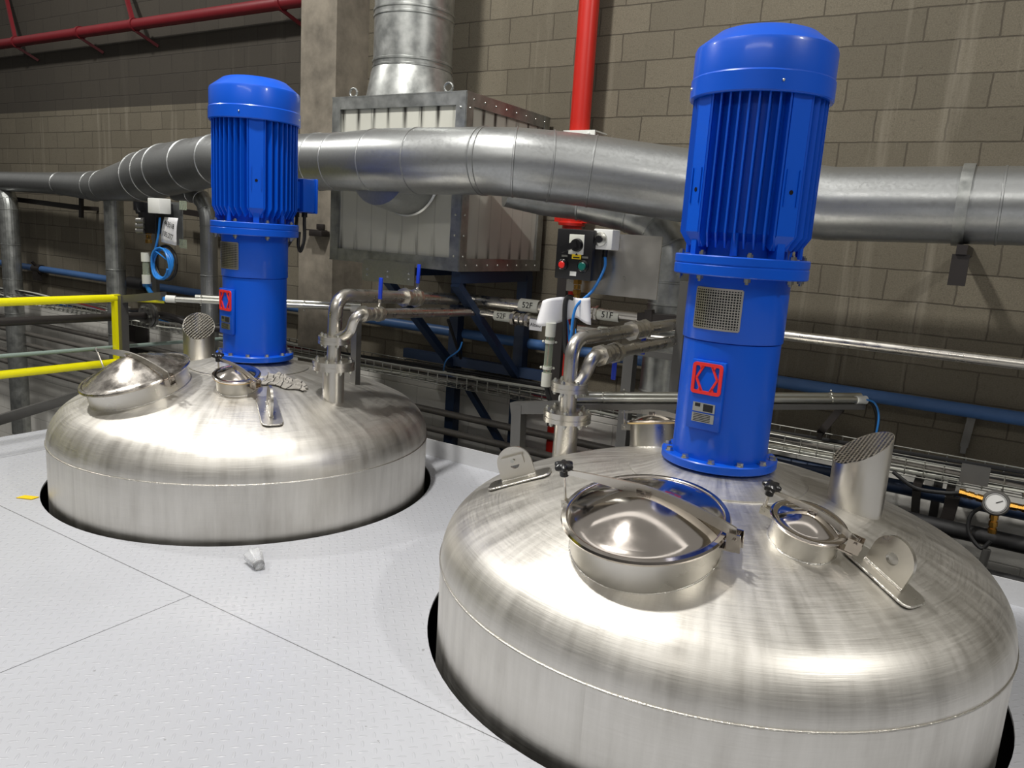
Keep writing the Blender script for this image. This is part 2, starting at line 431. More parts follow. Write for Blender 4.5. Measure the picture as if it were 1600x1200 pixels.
sk = MB(); sk.box((.1, 4.34, -1.0), (11.7, .02, 1.9)); sk.box((-5.80, -1.4, -1.0), (.02, 11.2, 1.9)); sk.build('gap_blocker', 'blacksteel', kind='structure')  # unseen dark boards added below the deck to keep the tank gaps black

# ================================================================== vessels
ZS, RT = .31, 1.14
RC, RK = 2 * RT, .2 * RT
ZA = ZS + RC - math.sqrt((RC - RK) ** 2 - (RT - RK) ** 2)
RJ = (RT - RK) * RC / (RC - RK)
def dome_z(r):
    if r < RJ: return ZA - RC + math.sqrt(RC * RC - r * r)
    return ZS + math.sqrt(max(0, RK * RK - (r - (RT - RK)) ** 2))
def dome(c, az, r):
    a = math.radians(az); u = V((math.cos(a), math.sin(a), 0))
    s = r / RC if r < RJ else min(1, (r - (RT - RK)) / RK)
    return c + u * r + V((0, 0, dome_z(r))), (u * s + V((0, 0, math.sqrt(1 - s * s)))).normalized()

def tank(c, label, cat='tank'):
    t = empty('mixing_tank', (c.x, c.y, -1.6), label, cat, 'stainless mixing tanks')
    pr = [(RT, -1.6), (RT, -.5), (RT, 0), (RT, ZS)]
    for k in range(1, 15):
        a = math.asin((RJ - (RT - RK)) / RK); th = PI / 2 - (PI / 2 - a) * k / 14
        pr.append((RT - RK + RK * math.sin(th), ZS + RK * math.cos(th)))
    for k in range(1, 21):
        r = RJ * (1 - k / 20) if k < 20 else 0; pr.append((r, dome_z(r)))
    MB().lathe(pr, 160, M.Translation(c)).build('shell', 'steel', t, angle=60)
    tor = [(RT + .0015 + .0045 * math.cos(2 * PI * k / 8), ZS + .0045 * math.sin(2 * PI * k / 8)) for k in range(8)]
    MB().lathe(tor, 160, M.Translation(c), closed=True).build('weld_seam', 'weld', t)
    MB().lathe([(.37, dome_z(.37) - .01), (.365, dome_z(.365) + .006), (.30, .745), (.225, .772), (.10, .772)], 72, M.Translation(c)).build('motor_pad', 'steel', t, angle=20)
    return t

def knob_mb(P, n, r=.036):
    F = frame(P, n); b = MB()
    out = []
    for k in range(60):
        a = 2 * PI * k / 60; q = r * (.86 + .16 * math.cos(6 * a)); out.append((q * math.cos(a), q * math.sin(a)))
    z = [(-.3, .62), (-.1, .93), (.12, 1), (.34, .96), (.48, .7), (.52, .3)]
    vs = [(x * s, y * s, h * r) for h, s in z for x, y in out]; n_ = 60
    fs = [(i * n_ + k, i * n_ + (k + 1) % n_, (i + 1) * n_ + (k + 1) % n_, (i + 1) * n_ + k) for i in range(5) for k in range(n_)]
    fs += [tuple(range(n_))[::-1], tuple(5 * n_ + k for k in range(n_))]
    b.add(vs, fs, F); b.tube([F @ V((0, 0, -.9 * r)), F @ V((0, 0, -.25 * r))], .45 * r, 14)
    return b
def manhole(t, c, az, r, neck_r, neck_h, rim_r, crown, bar_az, big, knob=True, name='manhole', gasket=False, tilt=1.0, pw=1.7, lidmat='polish'):
    P, n = dome(c, az, r); a = math.radians(bar_az)
    n = (n * tilt + V((0, 0, 1)) * (1 - tilt)).normalized()
    F = frame(P, n, (math.cos(a), math.sin(a), 0))       # local x: knob side -> hinge side
    b = MB(); b.lathe([(neck_r, -.10), (neck_r, neck_h), (neck_r - .006, neck_h), (neck_r - .006, -.10)], 64, F)
    hole = b.build(name, 'satin', t)
    tor = []
    wp = []
    for k in range(65):
        g = 2 * PI * k / 64; q = F @ V((neck_r * math.cos(g), neck_r * math.sin(g), 0)); rr = min(RT - .01, (V((q.x, q.y, 0)) - c).length)
        hz = dome_z(rr); q2 = q + n * ((hz - q.z) / n.z)
        wp.append(q2)
    MB().tube(wp, .005, 8, False).build('weld_bead', 'weld', hole)
    if gasket: MB().lathe([(neck_r + .001, neck_h - .012), (rim_r - .003, neck_h - .010), (rim_r - .003, neck_h + .003), (neck_r, neck_h + .003)], 64, F).build('gasket', 'cream', hole)
    L = neck_h
    k = .010 if big else .006
    pr = [(rim_r - .012, L - k), (rim_r - .002, L - k * .6), (rim_r + .001, L + .002), (rim_r - .003, L + k), (rim_r - .5 * k - .012, L + k * 1.25), (rim_r - .022, L + k * .9)]
    R0 = rim_r - .024
    for i in range(0, 13):
        th = i / 12; q = R0 * (1 - th); pr.append((max(q, 0), L + k * .9 + crown * (1 - (q / R0) ** pw)))
    pr[-1] = (0, L + k * .9 + crown)
    MB().lathe(pr, 80, F).build('lid', lidmat, hole, angle=40)
    # clamp bar on edge, arching over the lid
    hc = L + crown + k; s = 1
    xs0, xs1 = -(rim_r + .035), rim_r + .030
    zl, zr = hc + (.016 if big else .016), L + (.042 if big else .026)
    hb = .040 if big else .024
    top = []; bot = []; N = 28
    for i in range(N + 1):
        x = xs0 + (xs1 - xs0) * i / N; u = x / rim_r
        f = max(0, (u + .15) / 1.25)
        zt = zl + (.012 * (1 - (u / 1.2) ** 2) if big else .006 * (1 - u * u / 1.4)) - (zl - zr) * f ** 1.7
        top.append((x, zt)); bot.append((x, zt - hb * (1 - .55 * max(0, -u - .2) / .9)))
    poly = top + bot[::-1]
    Mx = F @ M(((s, 0, 0, 0), (0, 0, -1, 0), (0, 1, 0, 0), (0, 0, 0, 1)))
    th = .007 if big else .006
    MB().prism(poly, th, Mx).build('clamp_bar', 'satin', hole)
    sx = .05 if big else .03
    lug = MB(); lug.box((0, 0, hc - .004), (sx, .022, .03), F); lug.hexbolt(F @ V((0, -.011, hc)), F.to_3x3() @ V((0, -1, 0)), .008, .006)
    lug.build('centre_bracket', 'polish', hole, bevel=0)
    zk = top[0][1] - .01
    # hinge bracket
    hg = MB(); x1 = s * (rim_r + .022)
    for y in (-.018, .018): hg.box((x1 + s * .004, y, L - .004), (.045, .005, .065 if big else .05), F)
    hg.box((x1 - s * .015, 0, L - .035), (.05, .042, .006), F)
    hg.tube([F @ V((x1 + s * .006, -.028, L + .008)), F @ V((x1 + s * .006, .028, L + .008))], .007, 12)
    hg.build('hinge_bracket', 'polish', hole)
    # swing bolt and its knob
    x0 = s * (xs0 + .012)
    sb = MB(); sb.tube([F @ V((x0, 0, L - .03)), F @ V((x0, 0, zk + .015))], .005, 10)
    for y in (-.011, .011): sb.box((x0 + s * .014, y, L - .028), (.05, .004, .03), F)
    sb.tube([F @ V((x0, -.018, L - .03)), F @ V((x0, .018, L - .03))], .007, 10)
    sb.build('swing_bolt', 'satin', hole)
    if knob: knob_mb(F @ V((x0, 0, zk + .018)), n, .037 if big else .034).build('knob', 'black', hole)
    return hole
def lug(t, c, az, r, size=.155, pad=(.28, .11), ang=None, holder=False):
    P, n = dome(c, az, r); a = math.radians(az if ang is None else ang); F = frame(P, n, (math.cos(a), math.sin(a), 0))
    b = MB(); L, Wd = pad; k = .03; pts = []
    for cx, cy, g0 in ((L / 2 - k, Wd / 2 - k, 0), (-L / 2 + k, Wd / 2 - k, 90), (-L / 2 + k, -Wd / 2 + k, 180), (L / 2 - k, -Wd / 2 + k, 270)):
        for i in range(5): g = math.radians(g0 + 22.5 * i); pts.append((cx + k * math.cos(g), cy + k * math.sin(g)))
    b.prism(pts, .008, F @ M.Translation((0, 0, .008)))
    o = b.build('lifting_lug', 'satin', t)
    w = MB(); w.tube([F @ V((x, y, .006)) for x, y in pts + pts[:1]], .0045, 8, False); w.build('weld_bead', 'weld', o)
    up = V((0, 0, 1)); X = V((math.cos(a), math.sin(a), 0)); Yp = (up - n * 0).normalized()
    # plate: half-round top with a hole, standing upright on the pad
    xl = (F.to_3x3() @ V((1, 0, 0))).normalized(); zl = n
    out = []; inn = []; N = 48; h = size * .95; R = size / 2
    for i in range(N):
        g = 2 * PI * i / N; cx, sy = math.cos(g), math.sin(g)
        if sy >= 0: x, y = R * cx, h - R + R * sy
        else:
            q = max(abs(cx), abs(sy)); x, y = R * cx / q, (h - R) + (h - R) * sy / q
            if abs(sy) < abs(cx): y = (h - R) * (1 + sy / q)
        out.append((x, y)); inn.append((.022 * cx, h - R + .022 * sy))
    Mx = frame(P + n * .010, xl.cross(zl) * -1, xl)
    e = M.Identity(4)
    for i in range(3): e[i][0] = xl[i]; e[i][1] = zl[i]; e[i][2] = xl.cross(zl)[i]; e[i][3] = (P + n * .010)[i]
    MB().ring(out, inn, .014, e).build('lug_plate', 'satin', o)
    if holder:
        hb_ = MB(); hb_.box((0, h * .70, -.016), (size * .62, .012, .03), e); hb_.box((0, h * .58, -.012), (size * .6, size * .26, .012), e)
        hk = hb_.build('tag_holder', 'satin', o); sb_ = MB(); sb_.tube([e @ V((0, h * .6, -.03)), e @ V((0, h * .6, -.01))], .009, 12); sb_.build('screw', 'zinc', hk)
    wb = MB()
    for s in (-1, 1): wb.tube([e @ V((x, .004, s * .008)) for x in [-R + R * 2 * k / 12 for k in range(13)]], .0045, 8)
    wb.build('weld_bead', 'weld', o)
    return o
def vent(t, P, r, z_hi, z_lo, az):
    """mitred vent stub; the high side points to az"""
    n = 48; a = math.radians(az); b = MB(); vs = []; zb = dome_z(min(RT - .02, (V((P.x, P.y, 0)) - V((t.location.x, t.location.y, 0))).length)) - .1
    ztop = lambda g: (z_hi + z_lo) / 2 + (z_hi - z_lo) / 2 * math.cos(g - a)
    for rr in (r, r - .004):
        vs += [(P.x + rr * math.cos(2 * PI * k / n), P.y + rr * math.sin(2 * PI * k / n), zb) for k in range(n)]
        vs += [(P.x + rr * math.cos(2 * PI * k / n), P.y + rr * math.sin(2 * PI * k / n), ztop(2 * PI * k / n)) for k in range(n)]
    fs = []
    for k in range(n):
        j = (k + 1) % n
        fs += [(k, j, n + j, n + k), (2 * n + j, 2 * n + k, 3 * n + k, 3 * n + j), (n + k, n + j, 3 * n + j, 3 * n + k)]
    b.add(vs, fs); o = b.build('vent_pipe', 'steel_v', t)
    g = MB(); sl = (z_hi - z_lo) / 2 / r; zc = (z_hi + z_lo) / 2
    st = .022
    N = int(r / st) + 1
    u = V((math.cos(a), math.sin(a), sl)); v = V((-math.sin(a), math.cos(a), 0))
    for d in (1, -1):
        e1 = (u + v * d); e2 = (u - v * d)
        for i in range(-N * 2, N * 2 + 1):
            off = i * st * .75
            # line: off*perp + s*dir inside the circle of radius r
            d1 = V((1, d)).normalized(); d2 = V((-d1.y, d1.x))
            if abs(off) >= r - .003: continue
            h = math.sqrt((r - .003) ** 2 - off * off)
            A = d2 * off - d1 * h; B = d2 * off + d1 * h
            pt = lambda q: V((P.x, P.y, zc)) + u * q.x + v * q.y
            g.bar(pt(A), pt(B), .0055, .002, (0, 0, 1))
    g.build('vent_mesh', 'satin', o)
    return o
MAT['steel_v'] = MAT['satin']

def flange(name, P, r, h, pipe_r, parent, nb=8, mat='satin'):
    """two bolted flange discs with a gasket line; P is the middle"""
    b = MB(); F = M.Translation(P)
    b.lathe([(pipe_r, -h), (r, -h), (r, -.004), (r - .004, -.004), (r - .004, .004), (r, .004), (r, h), (pipe_r, h)], 48, F)
    o = b.build(name, mat, parent)
    for k in range(nb):
        g = 2 * PI * (k + .5) / nb; q = P + V((math.cos(g), math.sin(g), 0)) * (r - .020)
        bb = MB(); bb.hexbolt(q + V((0, 0, h)), (0, 0, 1), .012, .012); bb.hexbolt(q - V((0, 0, h)), (0, 0, -1), .012, .014)
        bb.tube([q - V((0, 0, h + .022)), q + V((0, 0, h + .018))], .006, 8)
        bb.build('bolt', 'zinc', o)
    return o

tankA = tank(T1, 'stainless steel mixing tank at the right front, nearest the camera')
manhole(tankA, T1, -92, .70, .262, .09, .288, .085, 0, True, tilt=.72)
manhole(tankA, T1, -43.5, .61, .114, .085, .131, .036, -5, False, name='inspection_hatch')
manhole(tankA, T1, 140, .55, .112, .12, .127, .03, 0, False, knob=False, name='inspection_hatch', gasket=True)
lug(tankA, T1, -28.5, .80); lug(tankA, T1, -157, .83, holder=True)
vent(tankA, V((-.345, 3.209, 0)), .103, .99, .86, 32)
tankB = tank(T2, 'stainless steel mixing tank at the left rear by the yellow railing')
manhole(tankB, T2, -102.5, .675, .277, .085, .305, .105, 0, True, knob=False, pw=1.45, lidmat='dull_lid')
manhole(tankB, T2, -47, .525, .112, .085, .132, .036, 0, False, name='inspection_hatch', gasket=True)
lug(tankB, T2, -32, .79)
vent(tankB, V((-4.73, 3.42, 0)), .105, .965, .80, 142)

# ================================================================== agitator motors
def motor():
    t = empty('agitator_motor', (0, 0, 0))
    def fl(name, prof, n=64, mat='blue', **k): return MB().lathe(prof, n).build(name, mat, t, local=True, **k)
    bf = fl('base_flange', [(.10, 0), (.231, 0), (.235, .004), (.235, .031), (.231, .035), (.19, .035)])
    for k in range(12):
        g = 2 * PI * (k + .3) / 12; b = MB(); p = V((.214 * math.cos(g), .214 * math.sin(g), .035))
        b.lathe([(.0165, 0), (.0165, .003), (0, .003)], 16, M.Translation(p)); b.hexbolt(p + V((0, 0, .003)), (0, 0, 1), .0135, .012); b.build('bolt', 'zinc', bf, local=True)
    fl('lantern', [(.192, .03), (.192, .508), (.188, .510), (.188, .513), (.197, .513), (.198, .516), (.198, .775)])
    mf = fl('mounting_flange', [(.19, .765), (.256, .765), (.26, .769), (.26, .803), (.257, .806), (.257, .809), (.26, .812), (.26, .838), (.256, .842), (.17, .842)])
    for k in range(8):
        g = 2 * PI * (k + .5) / 8; p = V((.236 * math.cos(g), .236 * math.sin(g), 0)); b = MB()
        b.hexbolt(p + V((0, 0, .765)), (0, 0, -1), .0135, .014); b.hexbolt(p + V((0, 0, .842)), (0, 0, 1), .0125, .012); b.tube([p + V((0, 0, .742)), p + V((0, 0, .86))], .007, 8)
        b.build('bolt', 'zinc', mf, local=True)
    # ribbed housing: four groups of parallel fins, a flat pad between the groups
    h = MB(); z0, z1 = .872, 1.45
    h.lathe([(.15, .842), (.178, .842), (.178, .90), (.205, .93), (.205, 1.45), (.1, 1.45)], 48)
    a0 = math.radians(-83)
    for q in range(4):
        a = a0 + q * PI / 2; Rz = M.Rotation(a, 4, 'Z')
        for i in range(-4, 5):
            u = i * .0345; ro = math.sqrt(.250 ** 2 - u * u) ; ri = math.sqrt(max(.0, .2 ** 2 - u * u)) - .012
            tk = .0065
            h.add([(x, u + s * tk / (2 if z > 0 else 2), z) for s in (-1, 1) for x, z in ((ri, z0 + .03), (ro - .035, z0), (ro, z0 + .055), (ro, z1), (ri, z1))],
                  [(0, 1, 2, 3, 4), (9, 8, 7, 6, 5)] + [(k, 5 + k, 5 + (k + 1) % 5, (k + 1) % 5) for k in range(5)], Rz)
        Rp = M.Rotation(a + PI / 4, 4, 'Z')
        h.add([(x, y, z) for y in (-.040, .040) for x, z in ((.17, z0 + .03), (.215, z0), (.245, z0 + .055), (.245, z1), (.17, z1))],
              [(0, 1, 2, 3, 4), (9, 8, 7, 6, 5)] + [(k, 5 + k, 5 + (k + 1) % 5, (k + 1) % 5) for k in range(5)], Rp)
        for s in (-1, 1):
            h.box((.246, s * .028, 1.1), (.008, .004, .13), Rp)
        # feet of the end shield reaching down to the flange
        h.box((.205, 0, .872), (.05, .034, .075), Rp)
        h.tube([Rz @ V((.213, 0, .845)), Rz @ V((.213, 0, .93))], .014, 10)
    hs = h.build('motor_housing', 'blue', t, local=True, angle=25)
    for q in range(4):
        Rp = M.Rotation(a0 + PI / 4 + q * PI / 2, 4, 'Z')
        b = MB(); b.tube([Rp @ V((.243, 0, 1.085)), Rp @ V((.2465, 0, 1.085))], .0085, 14); b.build('hole_dark_disc', 'black', hs, local=True)  # black disc painted in for the shade inside the hole
    fc = fl('fan_cover', [(.25, 1.425), (.263, 1.425), (.266, 1.43), (.266, 1.496), (.262, 1.502), (.262, 1.598), (.257, 1.612), (.185, 1.668), (.165, 1.675), (0, 1.676)], angle=25)
    for k in range(4):
        g = a0 + .42 + PI / 2 * k; p = V((.266 * math.cos(g), .266 * math.sin(g), 1.462))
        b = MB(); b.ball(p, .0055, 10); b.build('screw', 'zinc', fc, local=True)
    # mesh guard on the lantern window
    az = math.radians(-96)
    cv = lambda r, s, z: V((r * math.cos(az + s / r), r * math.sin(az + s / r), z))
    gb = MB(); w2, zl, zh = .096, .562, .716
    K = 12
    def patch(mb, r, s0, s1, za, zb, k=K):
        vs = [cv(r, s0 + (s1 - s0) * i / k, z) for z in (za, zb) for i in range(k + 1)]
        mb.add(vs, [(i, i + 1, k + 2 + i, k + 1 + i) for i in range(k)])
    patch(gb, .1986, -w2, w2, zl, zh); win = gb.build('window_dark_patch', 'black', t, local=True)  # black patch standing in for the dark opening behind the mesh
    gm = MB(); nx, nz = 18, 15
    for i in range(nx + 1):
        s = -w2 + 2 * w2 * i / nx; e = .0018 if 0 < i < nx else .004
        patch(gm, .2015, s - e, s + e, zl, zh, 1)
    for i in range(nz + 1):
        z = zl + (zh - zl) * i / nz; e = .0018 if 0 < i < nz else .004
        patch(gm, .2016, -w2, w2, z - e, z + e)
    gm.build('mesh_guard', 'satin', t, local=True)
    # emblem plate
    F = face(V((.196 * math.cos(az), .196 * math.sin(az), 0)), (0, 0, 1), (math.cos(az), math.sin(az), 0))
    pb = MB(); pb.box((0, .300, -.002), (.140, .275, .02), F); plate = pb.build('emblem_plate', 'blue', t, local=True, bevel=.003)
    eb = MB(); ey = .367; s = .062
    def rr(a, k, n=6):
        o = []
        for cx, cy, g0 in ((a - k, a - k, 0), (-a + k, a - k, 90), (-a + k, -a + k, 180), (a - k, -a + k, 270)):
            for i in range(n): g = math.radians(g0 + 90 * i / (n - 1)); o.append((cx + k * math.cos(g), cy + k * math.sin(g)))
        return o
    T = F @ M.Translation((0, ey, .011))
    eb.ring(rr(s, .014), rr(s - .013, .006), .006, T)
    i = s - .013
    def stroke(p, q, wd=.0085):
        p = V((*p, 0)); q = V((*q, 0)); d = (q - p).normalized(); nn = V((-d.y, d.x, 0)) * wd / 2
        eb.prism([tuple((p + nn).xy), tuple((p - nn).xy), tuple((q - nn).xy), tuple((q + nn).xy)], .006, T)
    for sx in (-1, 1):
        for sy in (-1, 1):
            stroke((sx * (i - .006), 0), (sx * .018, sy * i))
            eb.prism([(sx * .014, sy * i), (sx * .034, sy * i), (sx * .026, sy * (i - .016))][::sx * sy], .006, T)
    eb.build('emblem', 'emblem', plate, local=True)
    for y, hgt in ((.252, .036), (.210, .036)):
        nb = MB(); nb.box((0, y, .0095), (.092, hgt, .003), F); nm = nb.build('nameplate', 'zinc', plate, local=True)
        kb = MB()
        if y > .23:
            kb.box((.018, y, .0115), (.040, hgt * .8, .001), F); kb.box((-.026, y + .008, .0115), (.022, .014, .001), F)
        else:
            for j in range(5): kb.box((-.004, y + .013 - j * .0065, .0115), (.07, .003, .001), F)
        kb.build('print', 'ink', nm, local=True)
    # terminal box
    ta = math.radians(86); R_ = M.Rotation(ta, 4, 'Z')
    tb = MB(); tb.box((.265, 0, 1.03), (.07, .13, .17), R_); tb.build('terminal_box_neck', 'blue', t, local=True, bevel=.006)
    tb = MB(); tb.box((.335, 0, 1.03), (.10, .20, .21), R_); tbo = tb.build('terminal_box', 'blue', t, local=True, bevel=.012)
    tb = MB(); tb.box((.393, 0, 1.03), (.02, .21, .22), R_); tb.build('terminal_box_cover', 'blue', t, local=True, bevel=.008)
    cb = MB()
    for s in (-.04, .04):
        q = [R_ @ V(p) for p in ((.345, s, .93), (.345, s, .86), (.33, s * 1.5, .76), (.28, s * 2.2, .68), (.235, s * 3.0, .72), (.225, s * 3.5, .80))]
        cb.tube(spline(q, 6), .011, 10)
    for s in (-.04, .04): cb.tube([R_ @ V((.345, s, .895)), R_ @ V((.345, s, .93))], .018, 12)
    cb.build('power_cable', 'rubber', t, local=True)
    return t
mo = motor(); mo.location = (T1.x, T1.y, .782)
tag(mo, 'blue finned agitator motor standing on the right front tank', 'motor', 'blue agitator motors')
mo2 = copy_tree(mo); mo2.location = (T2.x + .028, T2.y + .016, .785)
tag(mo2, 'blue finned agitator motor standing on the left rear tank', 'motor', 'blue agitator motors')

# ================================================================== filter box, stack, ducts
def filter_box():
    x0, x1, y0, y1, z0, z1 = -4.375, -3.155, 4.33, 5.44, 1.385, 2.565
    t = empty('filter_box', ((x0 + x1) / 2, (y0 + y1) / 2, z0), 'white panelled filter box with galvanised frame below the big stack', 'air filter')
    MB().box(((x0 + x1) / 2, (y0 + y1) / 2, (z0 + z1) / 2), (x1 - x0 - .03, y1 - y0 - .03, z1 - z0 - .03)).build('panel', 'panel', t)
    f = MB(); e = .085; k = .006
    for z in (z0, z1):
        zz = z + (e / 2 if z == z0 else -e / 2)
        f.box(((x0 + x1) / 2, y0 + k, zz), (x1 - x0, .02, e)); f.box((x1 - k, (y0 + y1) / 2, zz), (.02, y1 - y0, e))
        f.box((x0 + k, (y0 + y1) / 2, zz), (.02, y1 - y0, e)); f.box(((x0 + x1) / 2, (y0 + y1) / 2, z), (x1 - x0 + .01, y1 - y0 + .01, .008))
    for x in (x0, x1):
        f.box((x + (.04 if x == x0 else -.04), y0 + .004, (z0 + z1) / 2), (.08, .02, z1 - z0))
        f.box((x + (.004 if x == x0 else -.004), y0 + .04, (z0 + z1) / 2), (.02, .08, z1 - z0))
        f.box((x + (.004 if x == x0 else -.004), y1 - .04, (z0 + z1) / 2), (.02, .08, z1 - z0))
    f.build('frame', 'galvdull', t)
    def rivet(*p): r = MB(); r.ball(p, .008, 8); r.build('rivet', 'zinc', t)
    for i in range(8):
        q = y0 + .08 + i * (y1 - y0 - .16) / 7
        for z in (z0 + .04, z1 - .04): rivet(x1 + .004, q, z)
        rivet(x1 + .006, y0 + .04, z0 + .1 + i * .14); rivet(x1 - .04, y0 - .006, z0 + .1 + i * .14)
    b = MB(); b.box((-3.78, y0 - .006, z0 - .055), (.50, .012, .16))
    for dx in (-.2, -.0, .2):
        for dz in (-.09, -.05): b.ball((-3.78 + dx, y0 - .013, z0 + dz), .009, 8)
    b.build('bottom_plate', 'galv', t)
    for x in (-4.2, -3.33):
        e_ = MB(); e_.tube([V((x + .035 * math.cos(g), y0 + .03, z1 + .035 + .03 * math.sin(g))) for g in [2 * PI * i / 16 for i in range(17)]], .008, 8); e_.build('lifting_eye', 'galvdull', t)
    # inlet spigot meeting the duct
    s = MB(); C = W(622, 266, 4.2)
    pts = [V((C.x, 4.335, C.z - .02)), V((C.x, 4.20, C.z - .01)), V((C.x, 4.0, C.z))]
    s.tube(pts, [.275, .275, .25], 40); s.lathe([(.276, 0), (.288, .01), (.276, .02)], 40, frame((C.x, 4.31, C.z - .02), (0, -1, 0))); s.build('inlet_collar', 'galv', t)
    return t
filter_box()
def stand():
    t = empty('box_stand', (-3.5, 5.2, -2.5), 'dark blue welded steel bracket stand carrying the white filter box', 'stand')
    for x in (-3.88, -3.22):
        MB().box((x, 5.34, -.60), (.09, .09, 3.88)).build('leg', 'framblue', t)
        MB().bar((x, 4.40, 1.29), (x, 5.30, .52), .07, .05).build('brace', 'framblue', t)
        MB().bar((x, 4.40, 1.335), (x, 5.38, 1.335), .08, .08).build('arm', 'framblue', t)
    MB().bar((-4.4, 5.30, .56), (-2.95, 5.30, .56), .06, .08).build('beam', 'framblue', t)
    MB().bar((-3.86, 5.33, .5), (-3.24, 5.33, -.2), .05, .05).build('cross_brace', 'framblue', t)
stand()
def duct(name, label, segs, mat='galv', seam_at=(), cat='duct', bead=.008, group=None, n=40):
    """segs: list of (point, radius); seams are raised beads at the listed indices"""
    pts = [p for p, r in segs]; rs = [r for p, r in segs]
    o0 = min(pts, key=lambda p: p.z)
    t = empty(name, (sum((p.x for p in pts)) / len(pts), sum((p.y for p in pts)) / len(pts), o0.z), label, cat, group)
    MB().tube(pts, rs, n).build('duct_shell', mat, t, angle=14)
    for i in seam_at:
        if isinstance(i, tuple):
            k, f = i; p = pts[k].lerp(pts[k + 1], f); r = rs[k] * (1 - f) + rs[k + 1] * f; d = pts[k + 1] - pts[k]
        else:
            p = pts[i]; r = rs[i]; d = (pts[min(i + 1, len(pts) - 1)] - pts[max(i - 1, 0)])
        b = MB(); b.lathe([(r - .002, -bead), (r + bead * .6, -bead * .5), (r + bead * .6, bead * .5), (r - .002, bead)], n, frame(p, d)); b.build('seam', mat, t)
    return t
S = W(646, 60, 4.72)
sx, sy = S.x, 4.85
S = W(646, 70, sy); r0 = .30
st = [(V((S.x, sy, 2.55)), .36), (V((S.x, sy, 2.80)), r0 + .015), (V((S.x, sy, 2.84)), r0), (V((S.x, sy, 3.2)), r0), (V((S.x, sy, 3.25)), r0), (V((S.x, sy, 3.6)), r0), (V((S.x, sy, 5.9)), r0)]
duct('exhaust_stack', 'wide galvanised round stack rising from the white filter box', st, 'galvdull', (2, (2, .12), (3, 0.0), (3, .9), (5, .05)), bead=.012)

# main extraction duct, right to left
def dp(px, py, Y, wpx):
    p = W(px, py, Y); d = (p - EYE).dot(RF); return (p, wpx * d / 2400)
seg = [(V((2.6, 4.78, 1.955)), .205), dp(1590, 322, 4.78, 121), dp(1300, 319, 4.78, 112), dp(1100, 295, 4.68, 112), dp(925, 268, 4.42, 109), dp(860, 260, 4.28, 108), dp(805, 254, 4.15, 105), dp(760, 252, 4.09, 103), dp(655, 252, 4.05, 100), dp(600, 252, 4.05, 98), dp(530, 253, 4.06, 87), dp(500, 253, 4.08, 86), dp(400, 255, 4.12, 80)]
big = duct('extraction_duct', 'large silver galvanised duct crossing behind both blue motors', seg, 'galv', ((1, .08), 4, 5, 6, 7, (7, .05), 8, (9, .15), 10, 11))
cl = MB(); p = W(1506, 320, 4.78); cl.lathe([(.207, -.028), (.213, -.028), (.213, .028), (.207, .028)], 40, frame((p.x, 4.78, 1.957), (1, 0, 0)), closed=True); cl.build('strap', 'galvdull', big)
# left half beyond the motor
seg = [dp(400, 254, 4.14, 80), dp(340, 250, 4.2, 77), dp(300, 258, 4.28, 78), dp(262, 265, 4.4, 78), dp(225, 276, 4.55, 74), dp(212, 281, 4.6, 66), dp(165, 290, 4.9, 47), dp(148, 291, 5.0, 45), dp(95, 287, 5.06, 34), dp(20, 284, 5.1, 30), (V((-12.6, 5.1, 1.92)), .11)]
duct('extraction_duct', 'tapering grey duct bending down to the far left along the wall', seg, 'galv', (1, 2, 3, (3, .5), 4, 6, 7, 8), bead=.01)
# branch to the spiral dropper
b0 = W(835, 308, 4.75)
seg = [(W(790, 300, 4.6), .10), (W(850, 312, 4.8), .11), (W(905, 318, 4.95), .115), (W(985, 335, 5.0), .125), (W(1025, 352, 5.0), .135), (W(1047, 385, 5.0), .14), (W(1050, 420, 5.0), .14), (V((W(1050, 420, 5.0).x, 5.0, .9)), .14), (V((W(1050, 420, 5.0).x, 5.0, -1.5)), .14)]
duct('spiral_duct', 'dull galvanised round duct dropping behind the steel panel plate', seg, 'galvdull', (2, 3, 4, 5, (6, .15), (6, .4), (6, .7), (7, .1)), bead=.009)
# left droppers
for (a, wpx, bx, lab, off) in ((19, 27, 5.1, 'leftmost dark galvanised vertical drop pipe against the block wall', -30), (181, 28, 4.95, 'dark galvanised vertical pipe under the tapering duct', 0), (327, 26, 4.55, 'shiny galvanised vertical pipe just left of the left motor', -60)):
    p = W(a, 420, bx); d = (p - EYE).dot(RF); r = wpx * d / 2400
    q = W(a + off, 300, bx)
    if off: pts = bend([V((q.x, bx + .05, q.z)), V((p.x, bx, q.z - .02)), V((p.x, bx, -1.4))], .28, 6)
    else: pts = [V((p.x, bx, 1.9)), V((p.x, bx, 1.0)), V((p.x, bx, -1.4))]
    duct('drop_pipe', lab, [(x, r) for x in pts], 'galvdull' if off != -60 else 'galv', [i for i in range(1, len(pts) - 1)][::2] + [(len(pts) - 2, .15), (len(pts) - 2, .3), (len(pts) - 2, .45)], cat='pipe', bead=.007, n=24)

# duct support bracket on the wall at the right
p = W(1506, 400, 5.0)
t = empty('duct_bracket', (p.x, 5.45, 1.5), 'black angle bracket under the right end of the large duct', 'bracket')
b = MB(); b.bar((p.x, 4.62, 1.725), (p.x, 5.5, 1.725), .05, .05); b.build('arm', 'blacksteel', t)
b = MB(); b.box((p.x, 4.66, 1.62), (.08, .05, .16)); b.build('end_plate', 'blacksteel', t)
